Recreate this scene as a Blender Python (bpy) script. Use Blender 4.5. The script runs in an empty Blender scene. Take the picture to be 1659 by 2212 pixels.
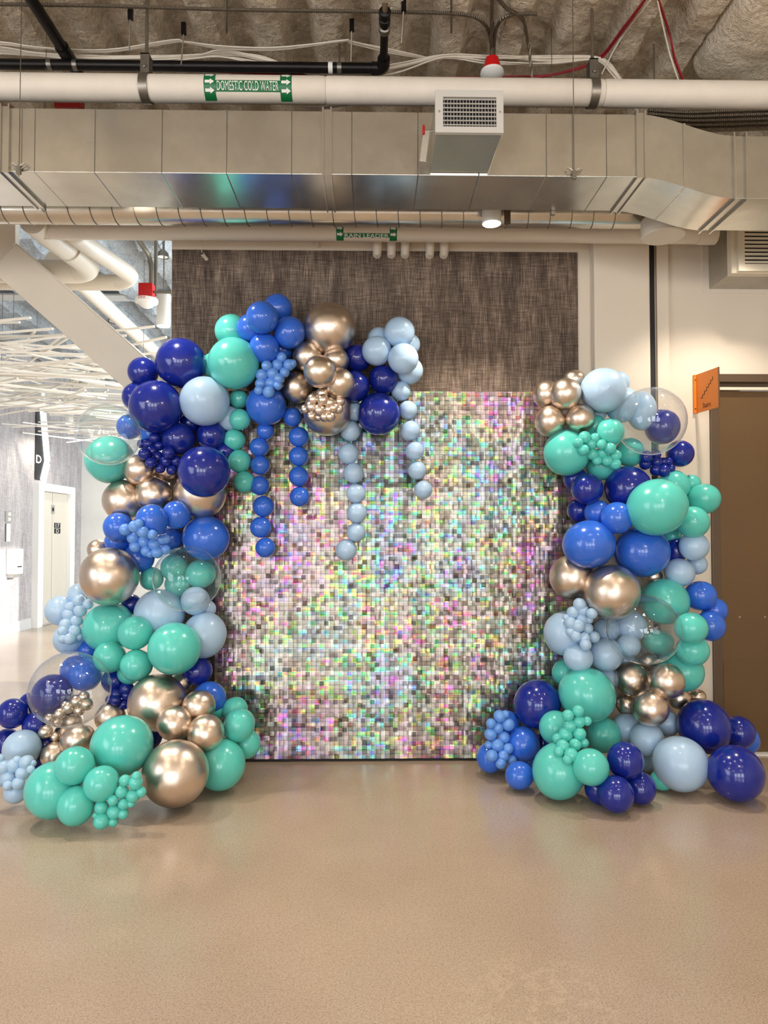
import bpy, math, random
from mathutils import Vector, Matrix, Euler
random.seed(7)
S = bpy.context.scene
C = S.collection
PI = math.pi

# ---------------------------------------------------------------- camera
F = 1534.0                                   # focal length in pixels of the 1659 x 2212 frame
EYE = Vector((0.0, 0.0, 1.486))
cd = bpy.data.cameras.new('camera'); cam = bpy.data.objects.new('camera', cd); C.objects.link(cam)
cd.sensor_fit = 'VERTICAL'; cd.sensor_height = 36.0; cd.lens = 36.0 * F / 2212.0
cam.location = EYE
cam.rotation_euler = (math.radians(90 + 1.68), 0, math.radians(-1.0))
cd.clip_start = 0.05; cd.clip_end = 200
S.camera = cam
CR = cam.rotation_euler.to_matrix()

# ---------------------------------------------------------------- light
S.view_settings.view_transform = 'Standard'
S.view_settings.look = 'None'
S.view_settings.gamma = 1.0
S.view_settings.use_curve_mapping = False
S.view_settings.exposure = -0.06
try:
    S.cycles.sample_clamp_indirect = 6.0
    S.cycles.caustics_reflective = False
    S.cycles.caustics_refractive = False
    S.cycles.transparent_max_bounces = 16
except Exception:
    pass
W = bpy.data.worlds.new('world'); S.world = W; W.use_nodes = True
W.node_tree.nodes['Background'].inputs[0].default_value = (0.86, 0.93, 1.0, 1)
W.node_tree.nodes['Background'].inputs[1].default_value = 0.9

def lamp(name, kind, loc, energy, color, aim=None, **kw):
    l = bpy.data.lights.new(name, kind); l.energy = energy; l.color = color
    for k, v in kw.items(): setattr(l, k, v)
    o = bpy.data.objects.new(name, l); C.objects.link(o); o.location = loc
    if aim is not None:
        o.rotation_euler = (Vector(aim) - Vector(loc)).to_track_quat('-Z', 'Y').to_euler()
    return o
WARM = (1.0, 0.89, 0.75)
DAY = (0.86, 0.93, 1.0)
# daylight through the tall windows of the room behind the photographer and on the lobby side
for wx in (-3.6, -0.9, 1.8):
    lamp('window_daylight', 'AREA', (wx, -6.9, 1.9), 135, DAY, aim=(wx, 0, 1.6), shape='RECTANGLE', size=1.7, size_y=2.6)
lamp('window_daylight_side', 'AREA', (-5.2, 0.2, 1.9), 170, DAY, aim=(0, 1.2, 1.2), shape='RECTANGLE', size=4.0, size_y=2.6)
# daylight through the glazed front of the elevator lobby
lamp('lobby_daylight', 'AREA', (2.2, 9.0, 2.2), 620, (0.80, 0.91, 1.0), aim=(-5, 9.0, 2.3), shape='RECTANGLE', size=6.0, size_y=3.8)
lamp('sun', 'SUN', (12, 6, 8), 5.5, (1.0, 0.97, 0.92), aim=(12 - 7.6, 6 + 1.5, 8 - 2.4), angle=0.01)
# downlights tucked up behind the rectangular duct, above the balloons
for sx, sy, e in ((-2.7, 4.06, 150), (-1.35, 4.04, 85), (2.25, 4.06, 100)):
    lamp('duct_spot', 'SPOT', (sx, sy, 3.5), e, WARM, aim=(sx, sy - 0.06, 0), spot_size=1.75, spot_blend=0.5, shadow_soft_size=0.04)
# globe pendants of the room behind the photographer
for sx, sy in ((-2.2, 1.1), (1.6, 1.1), (-2.2, -1.8), (1.6, -1.8)):
    lamp('globe_pendant', 'POINT', (sx, sy, 2.95), 38, WARM, shadow_soft_size=0.1)
# ceiling spots of the room, above the frame
for sx, sy, e in ((-2.4, 2.3, 34), (-0.7, 2.3, 26), (1.0, 2.3, 26), (2.7, 2.3, 34), (-2.4, -0.2, 64), (0.2, -0.2, 64), (2.6, -0.2, 74), (-1.2, -3.0, 80), (1.8, -3.0, 90)):
    lamp('ceiling_spot', 'SPOT', (sx, sy, 3.95), e, WARM, aim=(sx, sy + 0.01, 0), spot_size=1.8, spot_blend=0.5, shadow_soft_size=0.05)

# ---------------------------------------------------------------- helpers
def ray(px, py):
    return CR @ Vector(((px - 829.5) / F, (1106.0 - py) / F, -1.0))
def at(px, py, Y):
    v = ray(px, py); return EYE + v * (Y / v.y)
def atx(px, py, X):
    v = ray(px, py); return EYE + v * (X / v.x)
def atz(px, py, Z):
    v = ray(px, py); return EYE + v * ((Z - EYE.z) / v.z)
def atc(px, py, Y):
    """like at(), but kept just under the deck ribs"""
    return at(px, py, min(Y, (ZC - 0.17 - EYE.z) * F / max(1.0, 1151.0 - py)))
def pxr(r, Y):
    return r * Y / F

def lin(c):
    return c / 12.92 if c <= 0.04045 else ((c + 0.055) / 1.055) ** 2.4
def rgb(r, g, b):
    return (lin(r / 255), lin(g / 255), lin(b / 255), 1)

def tag(o, label=None, cat=None, group=None, kind=None):
    if label: o['label'] = label
    if cat: o['category'] = cat
    if group: o['group'] = group
    if kind: o['kind'] = kind
    return o
def link(o, parent=None):
    C.objects.link(o)
    if parent is not None: o.parent = parent
    return o
def empty(name, label=None, cat=None, group=None, kind=None, loc=(0, 0, 0)):
    o = bpy.data.objects.new(name, None); o.empty_display_size = 0.05
    o.location = loc
    link(o); return tag(o, label, cat, group, kind)

class MB:
    def __init__(s): s.v = []; s.f = []
    def add(s, v, f):
        n = len(s.v); s.v += [tuple(p) for p in v]; s.f += [tuple(i + n for i in q) for q in f]; return s
    def box(s, x0, x1, y0, y1, z0, z1):
        return s.add([(x0, y0, z0), (x1, y0, z0), (x1, y1, z0), (x0, y1, z0), (x0, y0, z1), (x1, y0, z1), (x1, y1, z1), (x0, y1, z1)],
                     [(0, 3, 2, 1), (4, 5, 6, 7), (0, 1, 5, 4), (1, 2, 6, 5), (2, 3, 7, 6), (3, 0, 4, 7)])
    def bar(s, a, b, w, h, up=(0, 0, 1)):
        a = Vector(a); b = Vector(b); d = (b - a).normalized(); up = Vector(up)
        if abs(d.dot(up)) > 0.98: up = Vector((1, 0, 0))
        x = d.cross(up).normalized() * (w / 2); y = x.cross(d).normalized() * (h / 2)
        p = [a - x - y, a + x - y, a + x + y, a - x + y, b - x - y, b + x - y, b + x + y, b - x + y]
        return s.add(p, [(0, 1, 2, 3), (7, 6, 5, 4), (0, 4, 5, 1), (1, 5, 6, 2), (2, 6, 7, 3), (3, 7, 4, 0)])
    def tube(s, pts, r, n=12, caps=True):
        pts = [Vector(p) for p in pts]; m = len(pts)
        rs = r if isinstance(r, (list, tuple)) else [r] * m
        t0 = (pts[1] - pts[0]).normalized()
        u = t0.orthogonal().normalized(); vs = []
        for i, p in enumerate(pts):
            t = (pts[min(i + 1, m - 1)] - pts[max(i - 1, 0)]).normalized()
            u = (u - t * u.dot(t)).normalized(); w = t.cross(u)
            for k in range(n):
                a = 2 * PI * k / n
                vs.append(p + (u * math.cos(a) + w * math.sin(a)) * rs[i])
        fs = [(i * n + k, i * n + (k + 1) % n, (i + 1) * n + (k + 1) % n, (i + 1) * n + k) for i in range(m - 1) for k in range(n)]
        if caps: fs += [tuple(range(n - 1, -1, -1)), tuple(range((m - 1) * n, m * n))]
        return s.add(vs, fs)
    def lathe(s, prof, c=(0, 0, 0), axis='Z', n=32):
        vs = []; fs = []; c = Vector(c); m = len(prof)
        for (r, h) in prof:
            for k in range(n):
                a = 2 * PI * k / n; x, y = r * math.cos(a), r * math.sin(a)
                p = {'Z': (x, y, h), 'Y': (x, h, y), 'X': (h, x, y)}[axis]
                vs.append(c + Vector(p))
        for i in range(m - 1):
            for k in range(n):
                q = (i * n + k, i * n + (k + 1) % n, (i + 1) * n + (k + 1) % n, (i + 1) * n + k)
                fs.append(q if axis == 'Z' else q[::-1])
        return s.add(vs, fs)
    def prism(s, outline, d):
        """outline: world points of a flat polygon, d: extrusion vector"""
        o = [Vector(p) for p in outline]; d = Vector(d); n = len(o)
        return s.add(o + [p + d for p in o], [tuple(range(n))[::-1], tuple(range(n, 2 * n))] + [(i, (i + 1) % n, n + (i + 1) % n, n + i) for i in range(n)])
    def mesh(s, name, mat, smooth=False):
        me = bpy.data.meshes.new(name); me.from_pydata(s.v, [], s.f); me.update()
        if mat: me.materials.append(mat)
        if smooth:
            me.polygons.foreach_set('use_smooth', [True] * len(me.polygons))
            try: me.set_sharp_from_angle(angle=math.radians(40))
            except Exception: pass
        return me
    def build(s, name, mat, parent=None, smooth=False, bevel=0):
        o = link(bpy.data.objects.new(name, s.mesh(name, mat, smooth)), parent)
        if bevel:
            b = o.modifiers.new('bevel', 'BEVEL'); b.width = bevel; b.segments = 2; b.limit_method = 'ANGLE'
        return o

def smooth_path(pts, n=6):
    """Catmull-Rom through points"""
    P = [Vector(p) for p in pts]; out = []
    for i in range(len(P) - 1):
        p0 = P[max(i - 1, 0)]; p1 = P[i]; p2 = P[i + 1]; p3 = P[min(i + 2, len(P) - 1)]
        for k in range(n):
            t = k / n
            out.append(0.5 * ((2 * p1) + (p2 - p0) * t + (2 * p0 - 5 * p1 + 4 * p2 - p3) * t * t + (3 * p1 - p0 - 3 * p2 + p3) * t ** 3))
    return out + [P[-1]]

# ---------------------------------------------------------------- materials
class NT:
    def __init__(s, name):
        s.m = bpy.data.materials.new(name); s.m.use_nodes = True; s.t = s.m.node_tree
        s.b = s.t.nodes['Principled BSDF']; s.out = s.t.nodes['Material Output']
    def n(s, typ, **kw):
        nd = s.t.nodes.new(typ)
        for k, v in kw.items():
            if hasattr(nd, k): setattr(nd, k, v)
        return nd
    def l(s, a, b): s.t.links.new(a, b)
    def coord(s, scale=(1, 1, 1), which='Position', rot=(0, 0, 0)):
        if which == 'Position':
            g = s.n('ShaderNodeNewGeometry').outputs['Position']
        else:
            g = s.n('ShaderNodeTexCoord').outputs[which]
        mp = s.n('ShaderNodeMapping'); mp.inputs['Scale'].default_value = scale; mp.inputs['Rotation'].default_value = rot
        s.l(g, mp.inputs['Vector']); return mp.outputs['Vector']
    def noise(s, vec, scale, detail=3, rough=0.6, out=0):
        nd = s.n('ShaderNodeTexNoise'); nd.inputs['Scale'].default_value = scale
        nd.inputs['Detail'].default_value = detail; nd.inputs['Roughness'].default_value = rough
        if vec is not None: s.l(vec, nd.inputs['Vector'])
        return nd.outputs[out]
    def ramp(s, fac, stops):
        r = s.n('ShaderNodeValToRGB'); e = r.color_ramp.elements
        while len(e) < len(stops): e.new(0.5)
        for k, (p, c) in enumerate(stops): e[k].position = p; e[k].color = c if len(c) == 4 else (*c, 1)
        s.l(fac, r.inputs[0]); return r.outputs[0]
    def mix(s, fac, a, b, mode='MIX'):
        m = s.n('ShaderNodeMix', data_type='RGBA', blend_type=mode)
        if isinstance(fac, (int, float)): m.inputs[0].default_value = fac
        else: s.l(fac, m.inputs[0])
        for i, x in ((6, a), (7, b)):
            if isinstance(x, tuple): m.inputs[i].default_value = x
            else: s.l(x, m.inputs[i])
        return m.outputs[2]
    def math(s, op, a, b=None):
        m = s.n('ShaderNodeMath', operation=op)
        for i, x in ((0, a), (1, b)):
            if x is None: continue
            if isinstance(x, (int, float)): m.inputs[i].default_value = x
            else: s.l(x, m.inputs[i])
        return m.outputs[0]
    def bump(s, h, strength=0.3, dist=0.01):
        b = s.n('ShaderNodeBump'); b.inputs['Strength'].default_value = strength; b.inputs['Distance'].default_value = dist
        s.l(h, b.inputs['Height']); s.l(b.outputs[0], s.b.inputs['Normal'])
    def set(s, **kw):
        for k, v in kw.items(): s.b.inputs[k.replace('_', ' ')].default_value = v
        return s

def simple(name, col, rough=0.5, metal=0.0, var=0.0, vscale=6.0, bump=0.0, bscale=60.0, coat=0.0):
    t = NT(name); t.set(Base_Color=col, Roughness=rough, Metallic=metal, Coat_Weight=coat)
    if var:
        n = t.noise(t.coord(), vscale, 4)
        a = tuple(c * (1 - var) for c in col[:3]) + (1,); b = tuple(min(1, c * (1 + var)) for c in col[:3]) + (1,)
        t.l(t.ramp(n, [(0.3, a), (0.7, b)]), t.b.inputs['Base Color'])
    if bump: t.bump(t.noise(t.coord(), bscale, 3), bump, 0.004)
    return t.m

M = {}
M['paint'] = simple('wall_paint', rgb(226, 214, 196), 0.6, var=0.03, vscale=2, bump=0.08, bscale=180)
M['white_paint'] = simple('white_paint', rgb(232, 230, 224), 0.55, var=0.02)
M['brace'] = simple('brace_paint', rgb(222, 212, 196), 0.5, var=0.03, vscale=3)
M['pipe_wrap'] = simple('pipe_wrap', rgb(228, 220, 208), 0.55, var=0.05, vscale=5, bump=0.25, bscale=9)
M['pipe_paint'] = simple('painted_pipe', rgb(224, 214, 198), 0.42, var=0.03, vscale=3)
M['black_steel'] = simple('black_steel', rgb(26, 23, 22), 0.38, 0.6, var=0.2, vscale=12)
M['rod'] = simple('zinc_rod', rgb(150, 145, 135), 0.35, 0.9)
M['strap'] = simple('strap_steel', rgb(135, 130, 122), 0.4, 0.85, var=0.12, vscale=20)
M['green'] = simple('label_green', rgb(16, 110, 62), 0.4)
M['label_white'] = simple('label_white', rgb(240, 240, 236), 0.45)
M['cable_white'] = simple('cable_white', rgb(222, 212, 196), 0.5)
M['cable_red'] = simple('cable_red', rgb(140, 16, 30), 0.5)
M['cable_dark'] = simple('cable_dark', rgb(30, 26, 24), 0.5)
M['red'] = simple('alarm_red', rgb(205, 22, 26), 0.4)
M['black'] = simple('matte_black', rgb(20, 19, 20), 0.6)
M['dark_inside'] = simple('dark_inside', rgb(24, 24, 26), 0.7)
M['grille'] = simple('grille_paint', rgb(205, 203, 198), 0.45, 0.1)
M['grille_cream'] = simple('grille_cream', rgb(226, 216, 196), 0.5)
M['bronze_door'] = simple('door_paint', rgb(112, 88, 60), 0.33, 0.35, var=0.05, vscale=1.5, bump=0.06, bscale=400)
M['bronze_frame'] = simple('door_frame_paint', rgb(98, 80, 62), 0.4, 0.2, var=0.03)
M['steel'] = simple('brushed_steel', rgb(200, 198, 194), 0.3, 0.9)
M['orange'] = simple('sign_orange', rgb(226, 126, 34), 0.4)
M['stick'] = simple('pale_wood', rgb(252, 246, 234), 0.5, var=0.03, vscale=3)
M['elevator'] = simple('elevator_door', rgb(226, 218, 204), 0.35, 0.25, var=0.02)
M['baseboard'] = simple('baseboard_paint', rgb(206, 204, 202), 0.45)
M['lobby_wall'] = None

def emit(name, col, s):
    t = NT(name); t.set(Base_Color=(0, 0, 0, 1)); t.b.inputs['Emission Color'].default_value = col
    t.b.inputs['Emission Strength'].default_value = s; return t.m
M['lamp_glow'] = emit('lamp_glow', (1.0, 0.82, 0.6, 1), 25)
M['lobby_glow'] = emit('lobby_lamp_glow', (1.0, 0.86, 0.66, 1), 12)
M['led'] = emit('led_strip', (0.92, 0.97, 1.0, 1), 4)

def conduit_mat():
    t = NT('flex_conduit'); t.set(Base_Color=rgb(120, 110, 96), Metallic=0.8, Roughness=0.4)
    w = t.n('ShaderNodeTexWave'); w.inputs['Scale'].default_value = 28; w.bands_direction = 'X'
    t.l(t.coord(), w.inputs['Vector']); t.bump(w.outputs[1], 0.8, 0.004); return t.m
M['conduit'] = conduit_mat()

def galv(name, col, rough, var=0.1):
    t = NT(name); t.set(Metallic=0.88)
    n = t.noise(t.coord((1, 1, 1)), 3.0, 5, 0.65)
    a = tuple(c * (1 - var) for c in col[:3]) + (1,); b = tuple(min(1, c * (1 + var)) for c in col[:3]) + (1,)
    t.l(t.ramp(n, [(0.35, a), (0.65, b)]), t.b.inputs['Base Color'])
    n2 = t.noise(t.coord((1, 1, 1)), 9.0, 4)
    t.l(t.math('MULTIPLY_ADD', n2, 0.16), t.b.inputs['Roughness']); 
    t.b.inputs['Roughness'].links[0].from_node.inputs[2].default_value = rough - 0.08
    t.bump(t.noise(t.coord(), 2.2, 2), 0.12, 0.02)
    return t.m
M['galv'] = galv('galvanised_steel', rgb(208, 207, 199), 0.24)
M['galv_side'] = galv('galvanised_steel_dull', rgb(186, 183, 172), 0.42)
M['spiral'] = galv('spiral_duct_steel', rgb(214, 208, 196), 0.24)

def fireproof(name, dark, light):
    t = NT(name); v = t.coord((1, 1, 1))
    n = t.noise(v, 3.0, 6, 0.7); n2 = t.noise(v, 38, 4, 0.7)
    c = t.ramp(n, [(0.3, dark), (0.72, light)])
    c2 = t.ramp(n2, [(0.25, (0.42, 0.38, 0.33, 1)), (0.6, (1, 1, 1, 1))])
    t.l(t.mix(0.6, c, c2, 'MULTIPLY'), t.b.inputs['Base Color']); t.set(Roughness=0.95)
    t.bump(n2, 1.0, 0.03); return t.m
M['fireproof'] = fireproof('spray_fireproofing', rgb(206, 188, 164), rgb(240, 226, 204))
M['fireproof_pale'] = fireproof('spray_fireproofing_pale', rgb(236, 220, 194), rgb(252, 240, 220))
M['fireproof_lobby'] = fireproof('spray_fireproofing_lobby', rgb(150, 160, 168), rgb(216, 222, 226))

def textile(name, dark, mid, light, sc=1.0):
    t = NT(name)
    a = t.noise(t.coord((330 * sc, 330 * sc, 7 * sc)), 1.0, 3, 0.7)
    b = t.noise(t.coord((9 * sc, 9 * sc, 330 * sc)), 1.0, 3, 0.7)
    big = t.noise(t.coord((14 * sc, 14 * sc, 3 * sc)), 1.0, 3)
    s = t.math('ADD', t.math('MULTIPLY', a, 0.62), t.math('ADD', t.math('MULTIPLY', b, 0.38), t.math('MULTIPLY', big, 0.25)))
    t.l(t.ramp(s, [(0.46, dark), (0.62, mid), (0.82, light)]), t.b.inputs['Base Color'])
    t.set(Roughness=0.8); t.bump(s, 0.3, 0.003); return t.m
M['textile'] = textile('woven_wallcovering', rgb(28, 22, 19), rgb(94, 78, 66), rgb(184, 164, 146))
M['textile_lobby'] = textile('woven_wallcovering_grey', rgb(120, 114, 114), rgb(170, 164, 164), rgb(220, 216, 214), 0.8)

def floor_mat():
    t = NT('polished_concrete'); v = t.coord()
    big = t.noise(v, 0.7, 5, 0.6); fine = t.noise(v, 150, 3, 0.8); mid = t.noise(v, 60, 3, 0.7)
    c = t.ramp(big, [(0.3, rgb(172, 152, 132)), (0.7, rgb(190, 170, 150))])
    sp = t.ramp(fine, [(0.3, (0.45, 0.42, 0.4, 1)), (0.5, (1, 1, 1, 1)), (0.72, (1.25, 1.22, 1.18, 1))])
    c = t.mix(0.8, c, sp, 'MULTIPLY')
    sp2 = t.ramp(mid, [(0.28, (0.7, 0.68, 0.64, 1)), (0.5, (1, 1, 1, 1))])
    c = t.mix(0.4, c, sp2, 'MULTIPLY')
    # pale scuff veins in one worn patch
    dv = t.n('ShaderNodeVectorMath', operation='DISTANCE'); t.l(v, dv.inputs[0]); dv.inputs[1].default_value = (0.55, 2.3, 0)
    mask = t.ramp(dv.outputs['Value'], [(0.12, (1, 1, 1, 1)), (0.34, (0, 0, 0, 1))])
    vein = t.noise(t.coord((1, 1, 1)), 5.0, 5, 0.7)
    vein = t.ramp(vein, [(0.465, (0, 0, 0, 1)), (0.5, (1, 1, 1, 1)), (0.535, (0, 0, 0, 1))])
    f = t.math('MULTIPLY', t.math('MULTIPLY', mask, vein), 0.28)
    c = t.mix(f, c, rgb(214, 196, 172))
    t.l(c, t.b.inputs['Base Color'])
    r = t.ramp(t.noise(v, 1.6, 5), [(0.3, (0.16,) * 3), (0.7, (0.21,) * 3)])
    t.l(r, t.b.inputs['Roughness']); t.set(Specular_IOR_Level=0.6)
    t.bump(mid, 0.05, 0.002); return t.m
M['floor'] = floor_mat()

def latex(name, col, rough=0.2, sub=0.08):
    t = NT(name); t.set(Base_Color=col, Roughness=rough, Specular_IOR_Level=0.5, Coat_Weight=0.25, Coat_Roughness=0.08)
    try:
        t.b.inputs['Subsurface Weight'].default_value = sub; t.b.inputs['Subsurface Scale'].default_value = 0.03
    except Exception: pass
    return t.m
M['N'] = latex('navy_latex', rgb(22, 40, 140), 0.18)
M['R'] = latex('royal_latex', rgb(52, 108, 216), 0.2)
M['Q'] = latex('stretched_royal_latex', rgb(106, 158, 232), 0.26)
M['P'] = latex('pale_blue_latex', rgb(174, 204, 232), 0.3)
M['T'] = latex('teal_latex', rgb(92, 204, 192), 0.24)
t = NT('champagne_chrome'); t.set(Base_Color=rgb(226, 210, 194), Metallic=1.0, Roughness=0.33); M['C'] = t.m
def clear_mat():
    t = NT('clear_film'); tr = t.n('ShaderNodeBsdfTransparent'); tr.inputs[0].default_value = (0.965, 0.975, 0.98, 1)
    gl = t.n('ShaderNodeBsdfGlossy'); gl.inputs['Roughness'].default_value = 0.03
    lw = t.n('ShaderNodeLayerWeight'); fc = t.math('POWER', lw.outputs['Facing'], 3.0); fr = t.math('MULTIPLY_ADD', fc, 0.8); fr.node.inputs[2].default_value = 0.06
    bp = t.n('ShaderNodeBump'); bp.inputs['Strength'].default_value = 0.12; bp.inputs['Distance'].default_value = 0.02
    nz = t.noise(t.coord((1, 1, 1)), 18, 2); t.l(nz, bp.inputs['Height']); t.l(bp.outputs[0], gl.inputs['Normal'])
    mx = t.n('ShaderNodeMixShader'); t.l(fr, mx.inputs[0]); t.l(tr.outputs[0], mx.inputs[1]); t.l(gl.outputs[0], mx.inputs[2])
    df = t.n('ShaderNodeBsdfTranslucent'); df.inputs[0].default_value = (0.95, 0.97, 1, 1)
    f2 = t.math('MULTIPLY_ADD', t.math('POWER', lw.outputs['Facing'], 7.0), 0.55); f2.node.inputs[2].default_value = 0.03
    m2 = t.n('ShaderNodeMixShader'); t.l(f2, m2.inputs[0]); t.l(mx.outputs[0], m2.inputs[1]); t.l(df.outputs[0], m2.inputs[2])
    t.l(m2.outputs[0], t.out.inputs['Surface']); return t.m
M['clear'] = clear_mat()

def holo():
    """holographic sequin film: every 3 cm sequin has its own hue, with rainbow streaks across the film"""
    t = NT('holographic_film'); g = t.n('ShaderNodeNewGeometry').outputs['Position']
    sep = t.n('ShaderNodeSeparateXYZ'); t.l(g, sep.inputs[0])
    ix = t.math('FLOOR', t.math('DIVIDE', t.math('ADD', sep.outputs[0], 10.0), 0.03))
    iz = t.math('FLOOR', t.math('DIVIDE', t.math('ADD', sep.outputs[2], 10.0 - 0.02), 0.03))
    cmb = t.n('ShaderNodeCombineXYZ'); t.l(ix, cmb.inputs[0]); t.l(iz, cmb.inputs[1])
    wn = t.n('ShaderNodeTexWhiteNoise', noise_dimensions='2D'); t.l(cmb.outputs[0], wn.inputs['Vector'])
    ws = t.n('ShaderNodeSeparateXYZ'); t.l(wn.outputs['Color'], ws.inputs[0])
    # streaks: slanted, drifting over the film
    n1 = t.noise(t.coord((3.0, 3.0, 26.0), rot=(0, 0.22, 0)), 1.0, 4, 0.65)
    n2 = t.noise(t.coord((2.2, 1, 1.6)), 1.0, 2)
    hue = t.math('FRACT', t.math('ADD', t.math('MULTIPLY', n1, 1.5), t.math('ADD', t.math('MULTIPLY', ws.outputs[0], 0.34), t.math('MULTIPLY', n2, 2.6))))
    pastel = t.ramp(hue, [(0.0, rgb(196, 172, 168)), (0.16, rgb(214, 188, 160)), (0.3, rgb(196, 202, 160)), (0.45, rgb(160, 200, 182)), (0.6, rgb(158, 172, 204)), (0.75, rgb(178, 164, 206)), (0.88, rgb(206, 158, 170)), (1.0, rgb(196, 172, 168))])
    hs = t.n('ShaderNodeCombineColor', mode='HSV'); t.l(hue, hs.inputs[0]); hs.inputs[1].default_value = 0.72; hs.inputs[2].default_value = 0.9
    n3 = t.noise(t.coord((4, 1, 3)), 1.0, 3)
    vivid = t.ramp(t.math('MULTIPLY', ws.outputs[1], t.math('ADD', n3, 0.45)), [(0.60, (0, 0, 0, 1)), (0.78, (0.85,) * 3)])
    c0 = t.mix(0.6, pastel, rgb(186, 176, 174)); c = t.mix(vivid, c0, hs.outputs[0])
    tone = t.ramp(ws.outputs[2], [(0.0, (0.2,) * 3), (0.16, (0.5,) * 3), (0.75, (0.72,) * 3), (1.0, (0.85,) * 3)])
    c = t.mix(1.0, c, tone, 'MULTIPLY')
    t.l(c, t.b.inputs['Base Color'])
    t.set(Metallic=0.72, Roughness=0.3); return t.m
M['holo'] = holo()

# ---------------------------------------------------------------- structure
from mathutils import noise as mnoise
YW = 4.75
ZC = 4.27
XWL = at(370, 700, YW).x
XT = at(1248, 700, YW).x
XL = -5.32
YF = 13.1
def struct(o, label, cat):
    return tag(o, label, cat, kind='structure')

fl = struct(MB().box(-5.6, 4.6, -7.4, 13.4, -0.1, 0).build('floor', M['floor']), 'polished tan concrete floor reflecting the balloons', 'floor')

def ceiling_grid(x0, x1, y0, y1, dx, dy):
    nx = int((x1 - x0) / dx) + 1; ny = int((y1 - y0) / dy) + 1; vs = []; fs = []
    per = 0.33
    for j in range(ny):
        for i in range(nx):
            x = x0 + i * dx; y = y0 + j * dy
            u = ((x + 0.06) / per) % 1.0
            h = min(1, max(0, (abs(u - 0.5) - 0.17) / 0.2))           # 0 on the rib, 1 in the trough
            h = h * h * (3 - 2 * h)
            z = ZC - 0.09 * (1 - h) + 0.03 * h
            p = Vector((x, y, 0))
            z += 0.018 * mnoise.noise(p * 6) + 0.012 * mnoise.noise(p * 17) + 0.006 * mnoise.noise(p * 41)
            vs.append((x, y, z))
    for j in range(ny - 1):
        for i in range(nx - 1):
            a = j * nx + i; fs.append((a, a + nx, a + nx + 1, a + 1))
    return MB().add(vs, fs)
ce = struct(MB().box(-5.6, 4.6, -7.4, 13.4, ZC + 0.12, ZC + 0.3).build('ceiling', M['fireproof']), 'ribbed ceiling deck coated in rough tan sprayed fireproofing', 'ceiling')
ceiling_grid(-3.9, 3.9, 2.9, 5.0, 0.024, 0.024).build('ribbed_deck', M['fireproof'], ce, True)
ceiling_grid(-5.4, 4.4, -7.2, 2.9, 0.06, 0.3).build('ribbed_deck', M['fireproof'], ce, True)
# lobby ceiling beyond the partition
def rough_plane(x0, x1, y0, y1, z, d, a):
    nx = int((x1 - x0) / d) + 1; ny = int((y1 - y0) / d) + 1; vs = []; fs = []
    for j in range(ny):
        for i in range(nx):
            p = Vector((x0 + i * d, y0 + j * d, 0)); u = (p.x / 0.6) % 1.0
            vs.append((p.x, p.y, z + a * mnoise.noise(p * 4) + a * 0.6 * mnoise.noise(p * 11) - (0.1 if 0.25 < u < 0.7 else 0)))
    for j in range(ny - 1):
        for i in range(nx - 1):
            q = j * nx + i; fs.append((q, q + nx, q + nx + 1, q + 1))
    return MB().add(vs, fs)
rough_plane(-5.4, 0.5, 5.0, 13.2, ZC + 0.02, 0.06, 0.05).build('lobby_deck', M['fireproof_lobby'], ce, True)
# fat sprayed beam at the upper corner
bx0 = at(1488, 170, 4.0).x; vs = []; fs = []
m = 26; ny = 60
for j in range(ny):
    y = 2.0 + (4.06 - 2.0) * j / (ny - 1)
    e = max(0, (y - 3.92) / 0.14); e = math.sqrt(max(0, 1 - e * e))
    for i in range(m):
        a = PI * i / (m - 1)
        cx = math.copysign(abs(math.cos(a)) ** 0.5, math.cos(a)); sz = math.sin(a) ** 0.5
        p = Vector((bx0 + 0.34 - 0.34 * cx * (0.6 + 0.4 * e), y, ZC - 0.01 - 0.20 * sz * e))
        n = 0.02 * mnoise.noise(p * 7) + 0.016 * mnoise.noise(p * 18) + 0.008 * mnoise.noise(p * 45)
        vs.append((p.x, p.y, p.z + n))
for j in range(ny - 1):
    for i in range(m - 1):
        a = j * m + i; fs.append((a, a + 1, a + m + 1, a + m))
MB().add(vs, fs).build('sprayed_beam', M['fireproof_pale'], ce, True)['label'] = 'fat beam in paler sprayed fireproofing'

# partition behind the backdrop, with the stair door in it
DX0 = at(1536, 1200, YW).x; DX1 = DX0 + 1.24; DZ = at(1600, 809, YW).z
ZW = 3.8
wb = struct(MB().box(XWL, DX0, YW, YW + 0.2, 0, ZW).box(DX0, DX1, YW, YW + 0.2, DZ, ZW).box(DX1, 4.5, YW, YW + 0.2, 0, ZW).build('wall_back', M['paint']),
            'cream partition wall behind the sequin backdrop and the stair door', 'wall')
MB().box(-5.3, 4.5, YW - 0.02, YW + 0.24, ZW, ZC + 0.12).build('sprayed_header', M['fireproof'], wb)
ZT = at(800, 543, YW).z
tx = MB().box(XWL + 0.004, XT, YW - 0.008, YW, 0.1, ZT).build('wallcovering', M['textile'], wb); tx['label'] = 'dark brown woven wallcovering'
MB().box(XWL + 0.004, XT, YW - 0.012, YW, 0, 0.1).build('base_strip', M['baseboard'], wb)
MB().box(at(1416, 700, YW).x, at(1441, 700, YW).x, YW - 0.03, YW, 0, ZW).build('wall_chase', M['paint'], wb)
yc = 4.665
cx0, cx1 = at(1284, 700, yc).x, at(1405, 700, yc).x
co = struct(MB().box(cx0, cx1, yc, YW - 0.001, 0, ZW - 0.001).build('wall_column', M['paint'], bevel=0.008), 'square cream column between woven wall and stair door', 'column')
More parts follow.
